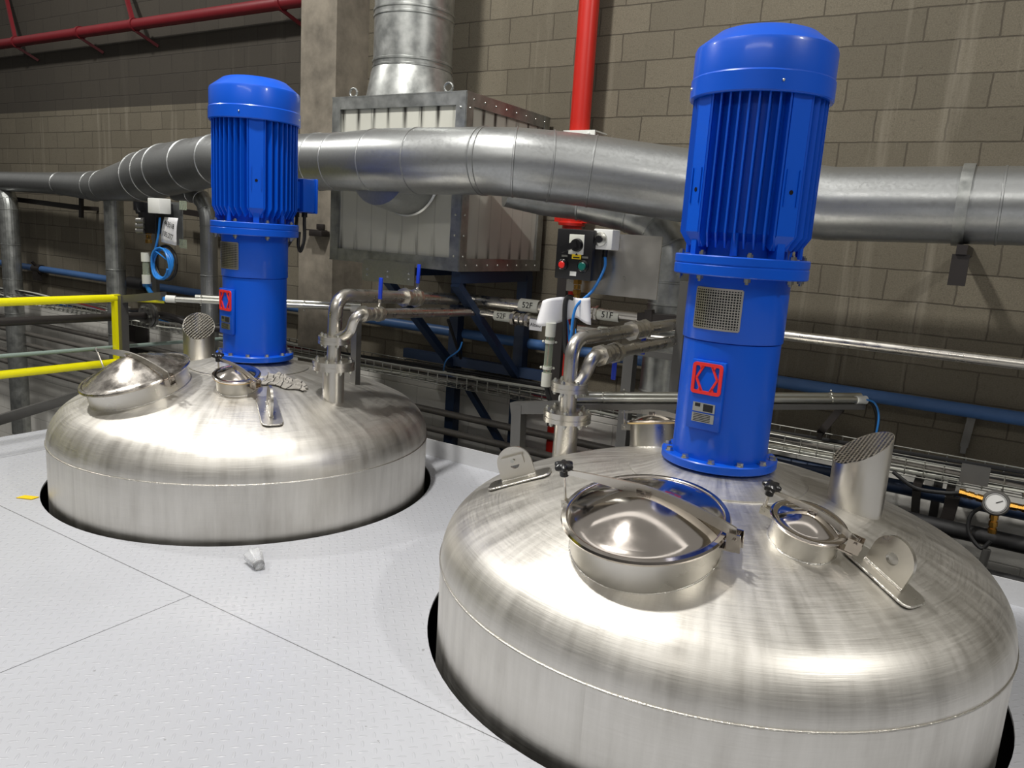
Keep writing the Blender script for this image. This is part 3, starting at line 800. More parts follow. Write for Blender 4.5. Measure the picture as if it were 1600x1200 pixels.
# black brackets at the left
for (a, b_, yy, lab) in ((W(-40, 303, 5.3), W(128, 325, 5.3), 5.3, 'long black angle bar on the wall at the far left'), (W(272, 328, 5.3), W(345, 340, 5.3), 5.3, 'short black angle bar behind the left control station')):
    q = MB(); q.bar(a, b_, .05, .06)
    if a.x < -10: q.bar(W(127, 303, 5.28), W(127, 340, 5.28), .06, .03, (0, 1, 0))
    q.bar(b_, (b_.x, 5.495, b_.z), .05, .05)
    tag(q.build('angle_bar', 'blacksteel'), lab, 'bracket')
p = W(500, 365, 5.05)
t = MB(); t.box((p.x, 5.04, p.z), (.16, .10, .05)); t.box((p.x - .03, 5.085, p.z + .06), (.09, .02, .05)); t.box((p.x - .06, 5.05, p.z + .028), (.2, .12, .01))
tag(t.build('pillar_bracket', 'blacksteel', bevel=.003), 'small black steel bracket bolted to the concrete pillar', 'bracket')

# ================================================================== red fire pipes
t = empty('fire_pipe', (-2.81, 5.3, -1.5), 'bright red vertical fire pipe on the right of the white filter box', 'pipe')
MB().tube([(-2.81, 5.3, -1.5), (-2.81, 5.3, 5.8)], .075, 28).build('pipe_run', 'red', t)
b = MB(); b.lathe([(.077, -.05), (.10, -.05), (.105, -.03), (.092, -.02), (.092, .02), (.105, .03), (.10, .05), (.077, .05)], 28, M.Translation((-2.815, 5.3, 1.80)))
for s in (-1, 1): b.box((-2.815 + s * .115, 5.3, 1.80), (.05, .05, .05))
b.build('coupling', 'red', t)
b = MB(); p = W(905, 209, 5.2); b.box((p.x, 5.2, p.z), (.26, .012, .05)); b.box((p.x, 5.3, p.z + .02), (.26, .2, .01))
for s in (-1, 1): b.ball((p.x + s * .08, 5.192, p.z), .012, 8)
b.build('pipe_clamp', 'white', t)
t = empty('fire_pipe', (-8.5, 5.3, 3.63), 'dark red horizontal fire pipe high on the left wall', 'pipe')
MB().tube([(-13, 5.3, 3.635), (-5.4, 5.3, 3.635)], .058, 24).build('pipe_run', 'darkred', t)
for px in (25, 125, 210, 440):
    a = WX(px, 70, W(px, 60 - px * .12, 5.3).x); x = W(px, 66 - px * .149, 5.3).x
    b = MB(); b.lathe([(.058, -.02), (.07, -.02), (.07, .02), (.058, .02)], 20, frame((x, 5.3, 3.635), (1, 0, 0)), closed=True)
    if px in (25, 210): b.bar((x - .05, 5.32, 3.66), (x - .6, 5.46, 4.5), .04, .04)
    b.bar((x, 5.3, 3.58), (x + .12, 5.5, 3.45), .03, .03)
    b.build('hanger', 'darkred', t)

# ================================================================== wall services (all parallel to the wall)
def run(name, label, p0, p1, r, mat, cat='pipe', group=None, n=18):
    o = MB().tube([p0, p1], r, n).build(name, mat); return tag(o, label, cat, group)
bp = empty('water_pipe', (-6, 5.4, .78), 'long blue pipe fixed along the foot of the block wall', 'pipe')
MB().tube([(-13, 5.4, .825), (1.8, 5.4, .768)], .042, 18).build('pipe_run', 'pipeblue', bp)
for px, py in ((60, 420), (215, 443)):
    p = W(px, py, 5.4); b = MB()
    if px == 60:
        b.tube([p + V((-.09, 0, 0)), p + V((.09, 0, 0))], .06, 14); b.box(p + V((0, -.02, -.09)), (.12, .06, .12)); b.tube([p, p + V((0, -.08, .1))], .018, 8); b.build('pipe_valve', 'blacksteel', bp)
    else: b.tube([p + V((-.16, 0, 0)), p + V((.16, 0, 0))], .075, 16); b.build('pipe_sleeve', 'rubber', bp)
run('insulated_pipe', 'thick dark blue pipe running just under the wire tray', (-1.6, 5.18, .284), (1.8, 5.18, .26), .045, 'framblue')
gz = [(.125, .030, 'topmost'), (-.035, .030, 'second'), (-.185, .028, 'third'), (-.335, .03, 'fourth'), (-.5, .03, 'lowest')]
for k, (z, r, wd) in enumerate(gz):
    run('service_pipe', '%s of the five thin grey pipes below the wire tray' % (wd + ' counting from the top' if k else wd), (-13, 5.2, z), (-.4 if k < 2 else -2, 5.2, z - .02), r, 'greypipe', group='thin grey pipes below the tray')
run('insulated_pipe', 'thick black pipe behind the right front tank, below the gauge', (-.9, 4.95, .155), (1.9, 4.95, .14), .048, 'rubber')
run('insulated_pipe', 'lower black pipe low behind the right front tank', (-.3, 4.95, -.06), (1.9, 4.95, -.075), .03, 'rubber')
# wire tray with cables
tr = MB(); yz = [(5.0, .50), (5.0, .40), (5.30, .40), (5.30, .50)]
for y, z in ((5.0, .50), (5.0, .45), (5.0, .40), (5.06, .40), (5.12, .40), (5.18, .40), (5.24, .40), (5.30, .40), (5.30, .45), (5.30, .50)): tr.tube([(-12.8, y, z), (1.9, y, z)], .0045, 6)
for i in range(146):
    x = -12.7 + i * .1; tr.tube([(x, 5.0, .505), (x, 5.0, .397), (x, 5.3, .397), (x, 5.3, .505)], .004, 5, False)
tag(tr.build('cable_tray', 'zinc'), 'galvanised wire mesh cable tray running along the wall', 'cable tray')
cm = ['pale', 'greypipe', 'rubber', 'zinc', 'darkred', 'pale', 'greypipe', 'zinc', 'rubber', 'hose', 'pale', 'rubber', 'greypipe', 'rubber']
cn = {'rubber': 'black', 'greypipe': 'grey', 'zinc': 'silver', 'darkred': 'dark red', 'hose': 'blue', 'pale': 'white'}
for k, mt in enumerate(cm):
    y = 5.015 + k * .0205; z0 = .425 + (k % 3) * .028; pts = []
    for i in range(60):
        x = -12.8 + i * .249; pts.append(V((x, y + .018 * math.sin(i * .55 + k * 1.7), z0 + .018 * math.sin(i * .37 + k * 2.3) + (.04 * abs(math.sin(i * .3 + k)) if x < -6 else 0))))
    tag(MB().tube(spline(pts, 3), .009 + .004 * (k % 2), 7).build('cable', mt), '%s cable lying lengthwise in the wire mesh tray' % cn[mt], 'cable', 'cables in the wire tray')

# ================================================================== product pipes on the tanks
def nozzle(c, P, name, label, run_pts, z_fl, z_fl2, r=.030):
    """stub with two flange pairs and the pipe leaving it"""
    return None
def collar(P, d, r, L, parent, name='union_nut', mat='pipe'):
    b = MB(); d = V(d).normalized(); n = 6
    for k in range(4):
        f = -L / 2 + L * k / 3; q = P + d * f; rr = r * (1.55 if k in (0, 3) else 1.3)
        b.lathe([(r, -L * .11), (rr, -L * .11), (rr, L * .11), (r, L * .11)], 8 if k in (0, 3) else 20, frame(q, d))
    return b.build(name, mat, parent)
def ball_valve(P, d, r, parent, handle=(0, 0, 1), L=.13, Lh=.17):
    v = collar(P, d, r, L, parent, 'ball_valve', 'satin')
    h = V(handle).normalized(); s = V(d).normalized()
    b = MB(); a = P + s * (L * .55) + V((0, -.0, r)); b.tube([P + s * L * .4, a + h * .03], .006, 8)
    b.bar(a + h * .02, a + h * .07, .02, .005, (0, 1, 0)); b.build('valve_stem', 'satin', v)
    b = MB(); b.bar(a + h * .055, a + h * (.055 + Lh * .75), .026, .012, (0, 1, 0)); b.build('valve_handle', 'valveblue', v, bevel=.004)
    return v
def sleeve_label(P, d, r, L, txt, parent, size=.05, name='pipe_label'):
    d = V(d).normalized(); b = MB(); b.tube([P - d * L / 2, P + d * L / 2], r, 20, False); o = b.build(name, 'pale', parent)
    n = (EYE - P); n = n - d * n.dot(d); n.normalize()
    up = n.cross(d)
    if up.z < 0: up = -up
    text(txt, size, face(P + n * (r + .001), up, n), o); return o

# --- left rear tank: stub, flanges, two feed pipes to the wall
NP = V((-3.235, 3.245, 0)); zb = .60
t = empty('feed_pipe', (NP.x, NP.y, .81), 'stainless feed pipe with bolted flanges on the left rear tank', 'pipe', 'stainless feed pipes')
MB().tube([NP + V((0, 0, .55)), NP + V((0, 0, .82))], .063, 32).build('nozzle_stub', 'satin', tankB)
flange('flange', NP + V((0, 0, .835)), .122, .026, .03, t)
MB().tube([NP + V((0, 0, .85)), NP + V((0, 0, 1.0))], .04, 24).build('spool', 'satin', t)
flange('flange', NP + V((0, 0, .985)), .092, .022, .03, t, 6)
UY = 4.72
A = NP + V((.01, 0, 1.245)); e1 = W(735, 468, UY)
pts = bend([NP + V((0, 0, .99)), A, V((e1.x, UY, e1.z)), W(905, 488, UY)], .11, 8)
MB().tube(pts, .041, 24).build('pipe_run', 'pipe', t)
d = (e1 - A).normalized(); ball_valve(A.lerp(e1, .49), d, .041, t, (0.05, 0, 1))
sleeve_label(W(829, 478, UY), (1, 0, 0), .047, .16, '52F', t, .06)
wbd = MB(); wbd.tube([W(728, 467.5, UY) - V((.02, 0, 0)), e1 + V((.06, 0, -.002))], .044, 20); wbd.build('elbow_weld', 'weld', t)
A = W(556, 491, 3.22); e1 = W(745, 487, UY - .02); e2 = W(860, 504, UY - .02)
pts = bend([NP + V((.03, -.005, 1.0)), V((A.x - .06, 3.24, A.z - .12)), A, e1, e2], .07, 8)
MB().tube(pts, .031, 22).build('branch_pipe', 'pipe', t)
d = (e1 - A).normalized(); ball_valve(A.lerp(e1, .10), d, .031, t, (.03, 0, 1), .15)
sleeve_label(W(787, 494.5, UY - .02), (1, 0, 0), .037, .14, '52F', t, .055)
collar(W(815, 499, UY - .02), (1, 0, 0), .035, .12, t)
p = W(837, 508, UY - .12); b = MB(); b.box(p, (.10, .004, .075)); o = b.build('tag_plate', 'paper', t); text('Altilio', .036, face(p + V((0, -.004, 0))), o)
# --- right front tank
NP = V((-1.735, 3.375, 0))
t = empty('feed_pipe', (NP.x, NP.y, .75), 'stainless feed pipe with bolted flanges behind the right front tank', 'pipe', 'stainless feed pipes')
MB().tube([NP + V((0, 0, .5)), NP + V((0, 0, .76))], .061, 32).build('nozzle_stub', 'satin', tankA)
flange('flange', NP + V((0, 0, .775)), .121, .026, .03, t)
MB().tube([NP + V((0, 0, .79)), NP + V((0, 0, .93))], .042, 24).build('spool', 'satin', t)
flange('flange', NP + V((0, 0, .925)), .092, .022, .03, t, 6)
A = NP + V((0, 0, 1.165)); e1 = W(1056, 507, 4.5)
pts = bend([NP + V((0, 0, .93)), A, e1], .10, 8)
MB().tube(pts, .036, 24).build('pipe_run', 'pipe', t)
ball_valve(A.lerp(e1, .58), e1 - A, .036, t, (.02, 0, -1), .14)
A = W(925, 558, 3.42); e1 = W(1056, 532, 4.5)
pts = bend([NP + V((.04, .01, .94)), V((A.x - .03, A.y, A.z - .09)), A, e1], .06, 6)
MB().tube(pts, .034, 22).build('branch_pipe', 'pipe', t)
ball_valve(A.lerp(e1, .16), e1 - A, .036, t, (.0, 0, -1), .16)
# 51F line on to the right along the wall
t = empty('product_pipe', (-.5, UY, 1.17), 'bright stainless pipe marked 51F, running right along the wall behind the motor', 'pipe', 'product pipes along the wall')
a = W(915, 486, UY + .02); bq = W(1600, 571, UY + .02); bq = a + (V((1.9, UY + .02, bq.z)) - a)
MB().tube([a, bq], .031, 22).build('pipe_run', 'pipe', t); sleeve_label(W(952, 493, UY + .02), (1, 0, -.01), .037, .16, '51F', t, .06); collar(W(925, 489, UY + .02), (1, 0, 0), .035, .08, t)
t = empty('product_pipe', (-2, UY, 1.09), 'dull stainless pipe marked 51F just below the bright one', 'pipe', 'product pipes along the wall')
a = W(890, 512, UY); bq = W(1070, 534, UY)
MB().tube([a, bq], .026, 22).build('pipe_run', 'pipe', t); sleeve_label(W(946, 518, UY), (1, 0, 0), .031, .10, '51F', t, .05)

# pipe support posts
for (px, py, Y, lab, wd) in ((985, 560, 4.6, 'upright steel channel post left of the spiral duct', .07), (1072, 440, 4.45, 'tall square steel post directly behind the right motor', .055), (557, 510, 3.6, 'short square steel post under the left feed pipes', .045)):
    p = W(px, py, Y); b = MB(); b.bar((p.x, Y, -.05 if Y > 4.4 else .0), (p.x, Y, p.z + (.05 if px < 1000 else .0)), wd, wd, (0, 1, 0))
    if px == 985: b.bar((p.x + wd * .5, Y - wd * .4, -.05), (p.x + wd * .5, Y - wd * .4, p.z), .012, .05, (0, 1, 0)); b.bar((p.x - .15, Y, p.z + .05), (p.x + .5, Y, p.z + .05), .05, .04)
    tag(b.build('support_post', 'greysteel'), lab, 'post')
p = W(1050, 490, 4.7); b = MB(); b.bar(W(1000, 494, 4.75), W(1075, 500, 4.75), .10, .05); b.bar(W(1015, 484, 4.72), W(1015, 520, 4.72), .05, .05, (0, 1, 0))
tag(b.build('pipe_support', 'blacksteel'), 'dark channel bracket holding the pipes left of the right motor', 'bracket')

# ================================================================== control station between the tanks
PY = 3.62
t = empty('control_station', (-1.98, PY, 0), 'black motor control station with steel backing plate between the tanks', 'control station')
p0 = W(870, 462, PY); 
b = MB(); b.bar((p0.x + .0, PY + .06, .62), (p0.x, PY + .06, 1.70), .055, .03, (0, 1, 0)); b.build('mounting_post', 'blacksteel', t)
a = W(905, 362, PY); c_ = W(1033, 364, PY); d_ = W(1027, 469, PY); e_ = W(890, 456, PY)
b = MB(); b.box(((a.x + c_.x) / 2 - .02, PY, (a.z + d_.z) / 2), (c_.x - a.x + .06, .006, a.z - d_.z + .0)); bp_ = b.build('backing_plate', 'satin', t)
x0 = W(869, 400, PY - .12).x; x1 = W(926, 400, PY - .12).x; zt = W(897, 358, PY - .12).z; zb_ = W(897, 437, PY - .12).z
cx = (x0 + x1) / 2; cz = (zt + zb_) / 2; wX = x1 - x0; hZ = zt - zb_
b = MB(); b.box((cx, PY - .065, cz), (wX, .12, hZ)); bx = b.build('control_box', 'black', t, bevel=.006)
yf = PY - .126
b = MB(); b.box((cx + .012, yf, cz + hZ * .20), (.085, .008, .10)); sp = b.build('switch_plate', 'pale', bx, bevel=.003)
b = MB(); b.lathe([(.034, 0), (.030, .02), (0, .022)], 24, frame((cx + .018, yf - .004, cz + hZ * .19), (0, -1, 0))); b.bar((cx + .03, yf - .03, cz + hZ * .22), (cx - .055, yf - .03, cz + hZ * .08), .03, .022, (0, 1, 0)); b.build('rotary_switch', 'black', sp)
b = MB(); b.box((cx + .018, yf - .002, cz - .005), (.052, .003, .034)); wl = b.build('warning_label', 'warn', bx)
b = MB(); b.prism([(-.008, .002), (.008, .002), (0, .014)], .001, face((cx + .018, yf - .0045, cz - .005))); b.box((cx + .018, yf - .0045, cz - .014), (.036, .001, .006)); b.build('print', 'ink', wl)
for s, mt, rr in ((-1, 'redbtn', .018), (1, 'greenbtn', .021)):
    q = V((cx + s * wX * .28 - .0, yf, cz - hZ * .22)); F = frame(q, (0, -1, 0))
    b = MB(); b.lathe([(rr + .011, 0), (rr + .011, .006), (rr + .004, .016), (rr, .012)], 24, F); bz = b.build('button_bezel', 'black', bx)
    b = MB(); b.lathe([(rr, 0), (rr, .014), (rr * .8, .017), (0, .018)], 24, F); b.build('red_button' if s < 0 else 'green_button', mt, bz)
    b = MB(); b.box((q.x + .008, yf - .001, q.z + .045), (.034, .003, .010)); b.build('button_label', 'zinc', bx)
b = MB(); b.box((cx + .005, yf - .001, cz - hZ * .38), (.036, .003, .022)); b.build('rating_label', 'white', bx)
text('WARNING', .014, face((cx, yf + .003, zt - .012)), bx, 'white'); text('DO NOT OPEN WHEN ENERGIZED', .010, face((cx, yf + .003, zt - .026)), bx, 'white')
for s in (-1, 1):
    for s2 in (-1, 1): b = MB(); b.lathe([(.006, 0), (.006, .003), (0, .003)], 10, frame((cx + s * (wX / 2 - .012), yf + .005, cz + s2 * (hZ / 2 - .012)), (0, -1, 0))); b.build('screw', 'zinc', bx)
# cable gland and black lead
gx = cx + .0
b = MB(); 
for k, rr in enumerate((.024, .018, .023, .017)): b.lathe([(.01, 0), (rr, 0), (rr, .022), (.01, .022)], 6 if k % 2 == 0 else 16, M.Translation((gx, PY - .06, zb_ - .025 * (k + 1))))
b.build('cable_gland', 'brass', bx)
gp = V((gx, PY - .06, zb_ - .10))
# white local switch
sx0 = W(930, 362, PY - .06); sx1 = W(963, 387, PY - .06); c3 = (sx0 + sx1) / 2
b = MB(); b.box((c3.x, PY - .05, c3.z), (.105, .09, .10)); sw = b.build('switch_box', 'white', t, bevel=.005)
q = V((c3.x - .012, PY - .096, c3.z))
b = MB(); b.lathe([(.036, 0), (.034, .006), (.020, .012), (.018, .012)], 24, frame(q, (0, -1, 0))); b.build('switch_ring', 'zinc', sw)
b = MB(); b.lathe([(.018, 0), (.018, .022), (0, .024)], 20, frame(q, (0, -1, 0))); b.build('switch_knob', 'black', sw)
b = MB(); b.tube([(c3.x, PY - .05, c3.z - .05), (c3.x, PY - .05, c3.z - .085)], .013, 12); b.build('cable_gland', 'black', sw)
# flexible leads: black one from the gland, blue ones from the switch
pts = [gp, W(884, 470, PY - .08), W(883, 540, PY - .1), W(888, 556, PY - .12), W(893, 545, PY - .1), W(899, 500, PY - .05)]
tag(MB().tube(spline(pts, 8), .013, 10).build('cable', 'rubber'), 'black power cable hanging from the brass gland of the control box', 'cable')
pts = [V((c3.x, PY - .05, c3.z - .08)), W(944, 420, PY - .06), W(925, 455, PY - .1), W(900, 480, PY - .13), W(893, 520, PY - .14), W(892, 545, PY - .13)]
tag(MB().tube(spline(pts, 8), .0075, 10).build('cable', 'hose'), 'blue cable curving down from the white switch box', 'cable')
for k, dx in enumerate((0, 6, 11)):
    pts = [W(874 + dx * 2.2, 486, PY + .02), W(886 + dx, 500, PY - .05), W(889 + dx, 530, PY - .08), W(891 + dx * .6, 546, PY - .08)]
    tag(MB().tube(spline(pts, 6), .006, 8).build('cable', 'hose' if k != 1 else 'rubber'), '%s cable bundled under the white paper sheet' % ('blue' if k != 1 else 'thin black'), 'cable', 'cables under the paper sheet')
# paper sheet draped over the post
vs = []; nx, ny = 16, 8
A0, A1 = W(845, 470, PY - .10), W(927, 462, PY - .10)
for j in range(ny + 1):
    for i in range(nx + 1):
        u = i / nx; v = j / ny; p = A0.lerp(A1, u); z = p.z - v * (.125 + .02 * math.sin(u * 7)); vs.append((p.x + .02 * (v - .5) * (u - .5) * 2, PY - .10 - .03 * math.sin(u * 9.0) - .02 * v * math.cos(u * 5), z + .01 * math.sin(u * 5)))
b = MB(); b.add(vs, [(j * (nx + 1) + i, j * (nx + 1) + i + 1, (j + 1) * (nx + 1) + i + 1, (j + 1) * (nx + 1) + i) for j in range(ny) for i in range(nx)])
o = b.build('paper_sheet', 'paper', angle=180); md = o.modifiers.new('s', 'SOLIDIFY'); md.thickness = .0006
tag(o, 'crumpled white paper sheet hung below the black control box', 'paper')
# clear conduit with white couplings
def conduit(name, label, a, b_, r, mat='clear', ends='pale', clips=(.28, .72), cat='conduit', group=None, endlen=.06, clipmat='pale'):
    a = V(a); b_ = V(b_); t = empty(name, (a + b_) / 2, label, cat, group); d = (b_ - a).normalized()
    MB().tube([a, b_], r, 20).build('conduit_tube', mat, t)
    for p, s in ((a, 1), (b_, -1)):
        if ends: MB().tube([p - d * s * .012, p + d * s * endlen], r * 1.28, 20).build('coupling', ends, t)
    for f in clips:
        q = a.lerp(b_, f); m_ = MB(); m_.lathe([(r, -.008), (r * 1.2, -.008), (r * 1.2, .008), (r, .008)], 18, frame(q, d), closed=True)
        sdir = d.cross(EYE - q).normalized()
        for s in (-1, 1): m_.ball(q + sdir * s * r * 1.6, r * .32, 8)
        m_.build('clip', clipmat, t)
    return t
conduit('conduit', 'upright clear plastic conduit with white couplings below the paper', W(861, 508, PY - .12), W(853, 600, PY - .12), .021)
pts = [W(853, 600, PY - .12), W(858, 622, PY - .12), W(868, 634, PY - .1), W(880, 637, PY - .08)]
tag(MB().tube(spline(pts, 6), .013, 10).build('cable', 'rubber'), 'black cable bridging the clear conduit and the horizontal steel conduits', 'cable')
# frame carrying the steel conduits over to the wall
ZC = .80
a = W(878, 630, 3.47); bE = W(1350, 625, 4.95)
t = empty('conduit_rack', (a.x - .1, 3.45, 0), 'square steel tube rack carrying conduits over to the wall', 'rack')
pA = W(812, 640, 3.45); pB = W(885, 636, 3.45)
b = MB(); b.bar((pA.x + .02, 3.45, .0), (pA.x - .005, 3.45, pA.z + .03), .06, .06, (0, 1, 0)); b.build('post', 'greysteel', t)
b = MB(); b.bar((pA.x - .042, 3.453, pA.z + .003), (pB.x + .02, 3.453, pB.z + .003), .062, .062); b.bar(V((pB.x, 3.47, pB.z)), bE - V((0, 0, .04)), .04, .03); b.build('arm', 'greysteel', t)
conduit('conduit', 'front one of two shiny steel conduits passing behind the right motor', a + V((0, 0, .02)), bE + V((0, 0, .0)), .020, 'zinc', 'white', (.12, .88), group='steel conduits behind the right motor', clipmat='zinc')
off = V((-.03, .05, .012)); conduit('conduit', 'rear one of two shiny steel conduits passing behind the right motor', a + off + V((.1, .1, .02)), bE + off, .020, 'zinc', None, (.12, .88), group='steel conduits behind the right motor', clipmat='zinc')
bb = bE; pts = [bb, bb + V((.05, .02, -.02)), W(1371, 655, 4.98), W(1366, 690, 5.0), W(1360, 730, 5.05)]
tag(MB().tube(spline(pts, 8), .014, 10).build('cable', 'rubber'), 'black cable dropping from the conduit end to the tray', 'cable')
pts = [bb + V((0, -.02, .01)), bb + V((.06, 0, -.01)), W(1373, 652, 4.94), W(1367, 690, 4.96), W(1363, 730, 5.0)]
tag(MB().tube(spline(pts, 8), .006, 8).build('cable', 'hose'), 'blue cable dropping from the conduit end to the tray', 'cable')
# strut brackets on the wall at right
for (a_, b_, lab) in (((1312, 640, 5.35), (1282, 676, 5.1), 'dark strut bracket on the wall right of the right motor'), ((1520, 645, 5.45), (1506, 698, 5.45), 'upright galvanised strut clip under the blue wall pipe')):
    b = MB(); b.bar(W(*a_), W(*b_), .045, .03, (0, 1, 0)); b.bar(W(*b_), W(b_[0] - 2, b_[1] + 10, b_[2]), .03, .03, (0, 1, 0)); b.ball(W(*a_), .03, 8)
    tag(b.build('strut_bracket', 'greysteel' if a_[0] > 1400 else 'blacksteel'), lab, 'bracket')
for px, lab in ((1437, 'black tray bracket with a pale end cap, nearest the vent pipe'), (1490, 'black diagonal tray bracket left of the pressure gauge')):
    p = W(px, 740, 5.05); q = W(px - (0 if px < 1450 else 20), 835, 5.2)
    b = MB(); b.bar((p.x, 4.98, .35), (p.x, 5.48, .35), .045, .04); b.bar((p.x, 5.02, .33), (p.x, 5.46, -.02), .045, .04)
    if px > 1450: b.bar((p.x + .02, 5.0, .33), (p.x - .04, 5.05, -.35), .07, .04, (0, 1, 0))
    tag(b.build('tray_bracket', 'blacksteel'), lab, 'bracket')
p = W(1465, 760, 5.3); b = MB(); b.bar((p.x, 5.4, .34), (p.x, 5.4, -.3), .05, .03, (0, 1, 0)); tag(b.build('strut', 'greysteel'), 'upright galvanised strut between the two black tray brackets', 'bracket')

# pressure regulator
p = W(1556, 786, 4.85)
t = empty('pressure_regulator', p, 'pressure regulator with dial gauge and brass fittings at the right edge', 'regulator')
F = frame(p, (EYE - p) + V((0, 0, .1)))
b = MB(); b.lathe([(0, -.05), (.05, -.05), (.07, -.03), (.07, .01), (.062, .018), (.055, .018)], 32, F); b.build('regulator_body', 'greysteel', t)
b = MB(); b.lathe([(.052, .019), (0, .02)], 32, F); dl = b.build('dial', 'dial', t)
b = MB(); b.bar(F @ V((0, 0, .022)), F @ V((.03, .018, .022)), .004, .002, (EYE - p)); b.lathe([(.047, .021), (.049, .021), (.049, .0215), (.047, .0215)], 32, F, closed=True); b.build('needle', 'ink', dl)
for d, L in (((-1, 0, .12), .17), ((1, 0, .0), .2), ((.05, 0, -1), .16)):
    d = V(d).normalized(); b = MB()
    for k in range(5): q = p + d * (.065 + k * (L - .06) / 5); b.lathe([(.008, 0), (.017 if k % 2 else .022, 0), (.017 if k % 2 else .022, L / 6), (.008, L / 6)], 8, frame(q, d))
    b.build('brass_fitting', 'brass', t)
b = MB(); b.box(p + V((-.12, .06, .12)), (.14, .01, .11), None); b.build('mounting_plate', 'greysteel', t)
pts = [p + V((-.2, 0, .03)), p + V((-.36, .1, .03)), p + V((-.6, .15, .08)), p + V((-.8, .2, .2))]
pts = [p + V((-.03, .05, -.03)), p + V((-.10, .04, -.10)), p + V((-.10, .02, -.2)), p + V((-.03, 0, -.27)), p + V((.01, 0, -.22))]
tag(MB().tube(spline(pts, 8), .011, 10).build('hose', 'rubber'), 'black rubber hose looped under the pressure gauge', 'hose')
pts = [W(1395, 737, 5.0), W(1430, 762, 4.98), W(1475, 770, 4.95), W(1500, 770, 4.95)]
tag(MB().tube(spline(pts, 8), .012, 10).build('hose', 'rubber'), 'black rubber hose sagging below the tray right of the vent pipe', 'hose')
b = MB(); q = p + V((.0, 0, -.27)); b.tube([q, q - V((0.02, 0, .25))], .022, 14); tag(b.build('drain_pipe', 'greysteel'), 'short grey upright pipe under the pressure gauge', 'pipe')

# ================================================================== yellow railing, rails and pipes at the left deck edge
XR = -5.9
t = empty('guard_railing', (XR, 3.4, 0), 'bright yellow tube guard railing at the left deck edge', 'railing')
zt = .962; zm = .445; yE = WX(181, 469, XR).y
MB().tube([(XR, -.5, zt), (XR, yE, zt)], .030, 20).build('top_rail', 'yellow', t)
MB().tube([(XR, -.5, zm), (XR, yE, zm)], .030, 20).build('mid_rail', 'yellow', t)
MB().bar((XR, yE, 0), (XR, yE, zt + .03), .05, .05, (0, 1, 0)).build('post', 'yellow', t)
MB().bar((XR, .3, 0), (XR, .3, zt), .05, .05, (0, 1, 0)).build('post', 'yellow', t)
q0 = V((XR - .02, yE + .12, zt - .01))
tag(MB().tube([q0, WX(257, 470, -5.75)], .022, 14).build('guard_rail', 'yellow'), 'short yellow rail behind the grey corner post', 'rail')
run('grey_rail', 'thin grey-green tube passing behind the left rear tank', (-6.0, -1.0, .60), (-6.0, 4.6, .54), .016, 'greenrail', 'rail')
t = empty('process_pipe', (-6.4, 3, .83), 'dark horizontal pipe ending in a bolted flange, left of the left tank', 'pipe')
pe = WX(232, 493, -6.05); MB().tube([(-6.05, -1, pe.z + .06), pe], .032, 20).build('pipe_run', 'blacksteel', t)
b = MB(); b.lathe([(.03, -.03), (.10, -.03), (.10, -.006), (.09, -.004), (.09, .004), (.10, .006), (.10, .03), (.03, .03)], 28, frame(pe, (0, 1, 0))); fl_ = b.build('flange', 'greysteel', t)
for k in range(6):
    g = 2 * PI * k / 6; q = pe + V((.075 * math.cos(g), 0, .075 * math.sin(g))); b = MB(); b.tube([q + V((0, -.05, 0)), q + V((0, .05, 0))], .009, 8); b.build('bolt', 'zinc', fl_)
MB().tube(bend([pe, pe + V((0, .16, 0)), pe + V((.2, .35, -.10)), pe + V((.9, .5, -.08))], .1), .03, 16).build('pipe_elbow', 'blacksteel', t)
q = MB(); q.bar(WX(-40, 668, -6.1), WX(120, 619, -6.1), .03, .075); tag(q.build('toe_board', 'greysteel'), 'grey flat steel bar low beyond the left deck edge', 'toe board')
# corner post with arm and the left conduits
p = W(191, 466, 3.62); px_ = WX(191, 466, -5.86)
t = empty('conduit_rack', (px_.x, px_.y, 0), 'grey square tube rack beside the yellow railing', 'rack')
MB().bar((px_.x, px_.y, 0), (px_.x, px_.y, px_.z + .02), .06, .06, (0, 1, 0)).build('post', 'greysteel', t)
arm1 = WX(256, 462, -5.45); MB().bar(px_ + V((-.02, 0, -.01)), arm1, .06, .06).build('arm', 'greysteel', t)
c0 = W(262, 467, 3.82); c1 = W(350, 470, 3.95)
zz = 1.0; c0 = WZ(262, 467, zz); c1 = WZ(560, 482, zz)
conduit('conduit', 'front one of the two steel conduits passing behind the left motor', c0, c1, .022, 'zinc', 'white', (.17, .71), group='steel conduits behind the left motor', clipmat='zinc')
conduit('conduit', 'rear one of the two steel conduits passing behind the left motor', c0 + V((.12, .16, .02)), c1 + V((-.03, .06, .02)), .022, 'zinc', None, (.15,), group='steel conduits behind the left motor', clipmat='zinc')
# left control station
YL = 3.85
def qL(px, py, dy=0): return W(px, py, YL + dy)
p = qL(245, 350)
t = empty('control_station', (p.x, YL, .98), 'small dark control station with a white box, far left behind the railing', 'control station')
b = MB(); b.bar(qL(240, 320, .05), qL(244, 462, .05), .06, .03, (0, 1, 0)); b.build('mounting_post', 'greysteel', t)
a = qL(258, 315); c_ = qL(281, 383); b = MB(); b.box(((a.x + c_.x) / 2, YL + .02, (a.z + c_.z) / 2), (c_.x - a.x + .03, .006, a.z - c_.z)); b.build('backing_plate', 'galv', t)
for py in (321, 381): b = MB(); b.box(qL(286, py), (.08, .01, .07)); b.build('clear_bracket', 'clear', t)
a = qL(226, 316, -.1); c_ = qL(254, 366, -.1); b = MB(); b.box(((a.x + c_.x) / 2, YL - .08, (a.z + c_.z) / 2), (c_.x - a.x, .16, a.z - c_.z)); bx = b.build('control_box', 'black', t, bevel=.006)
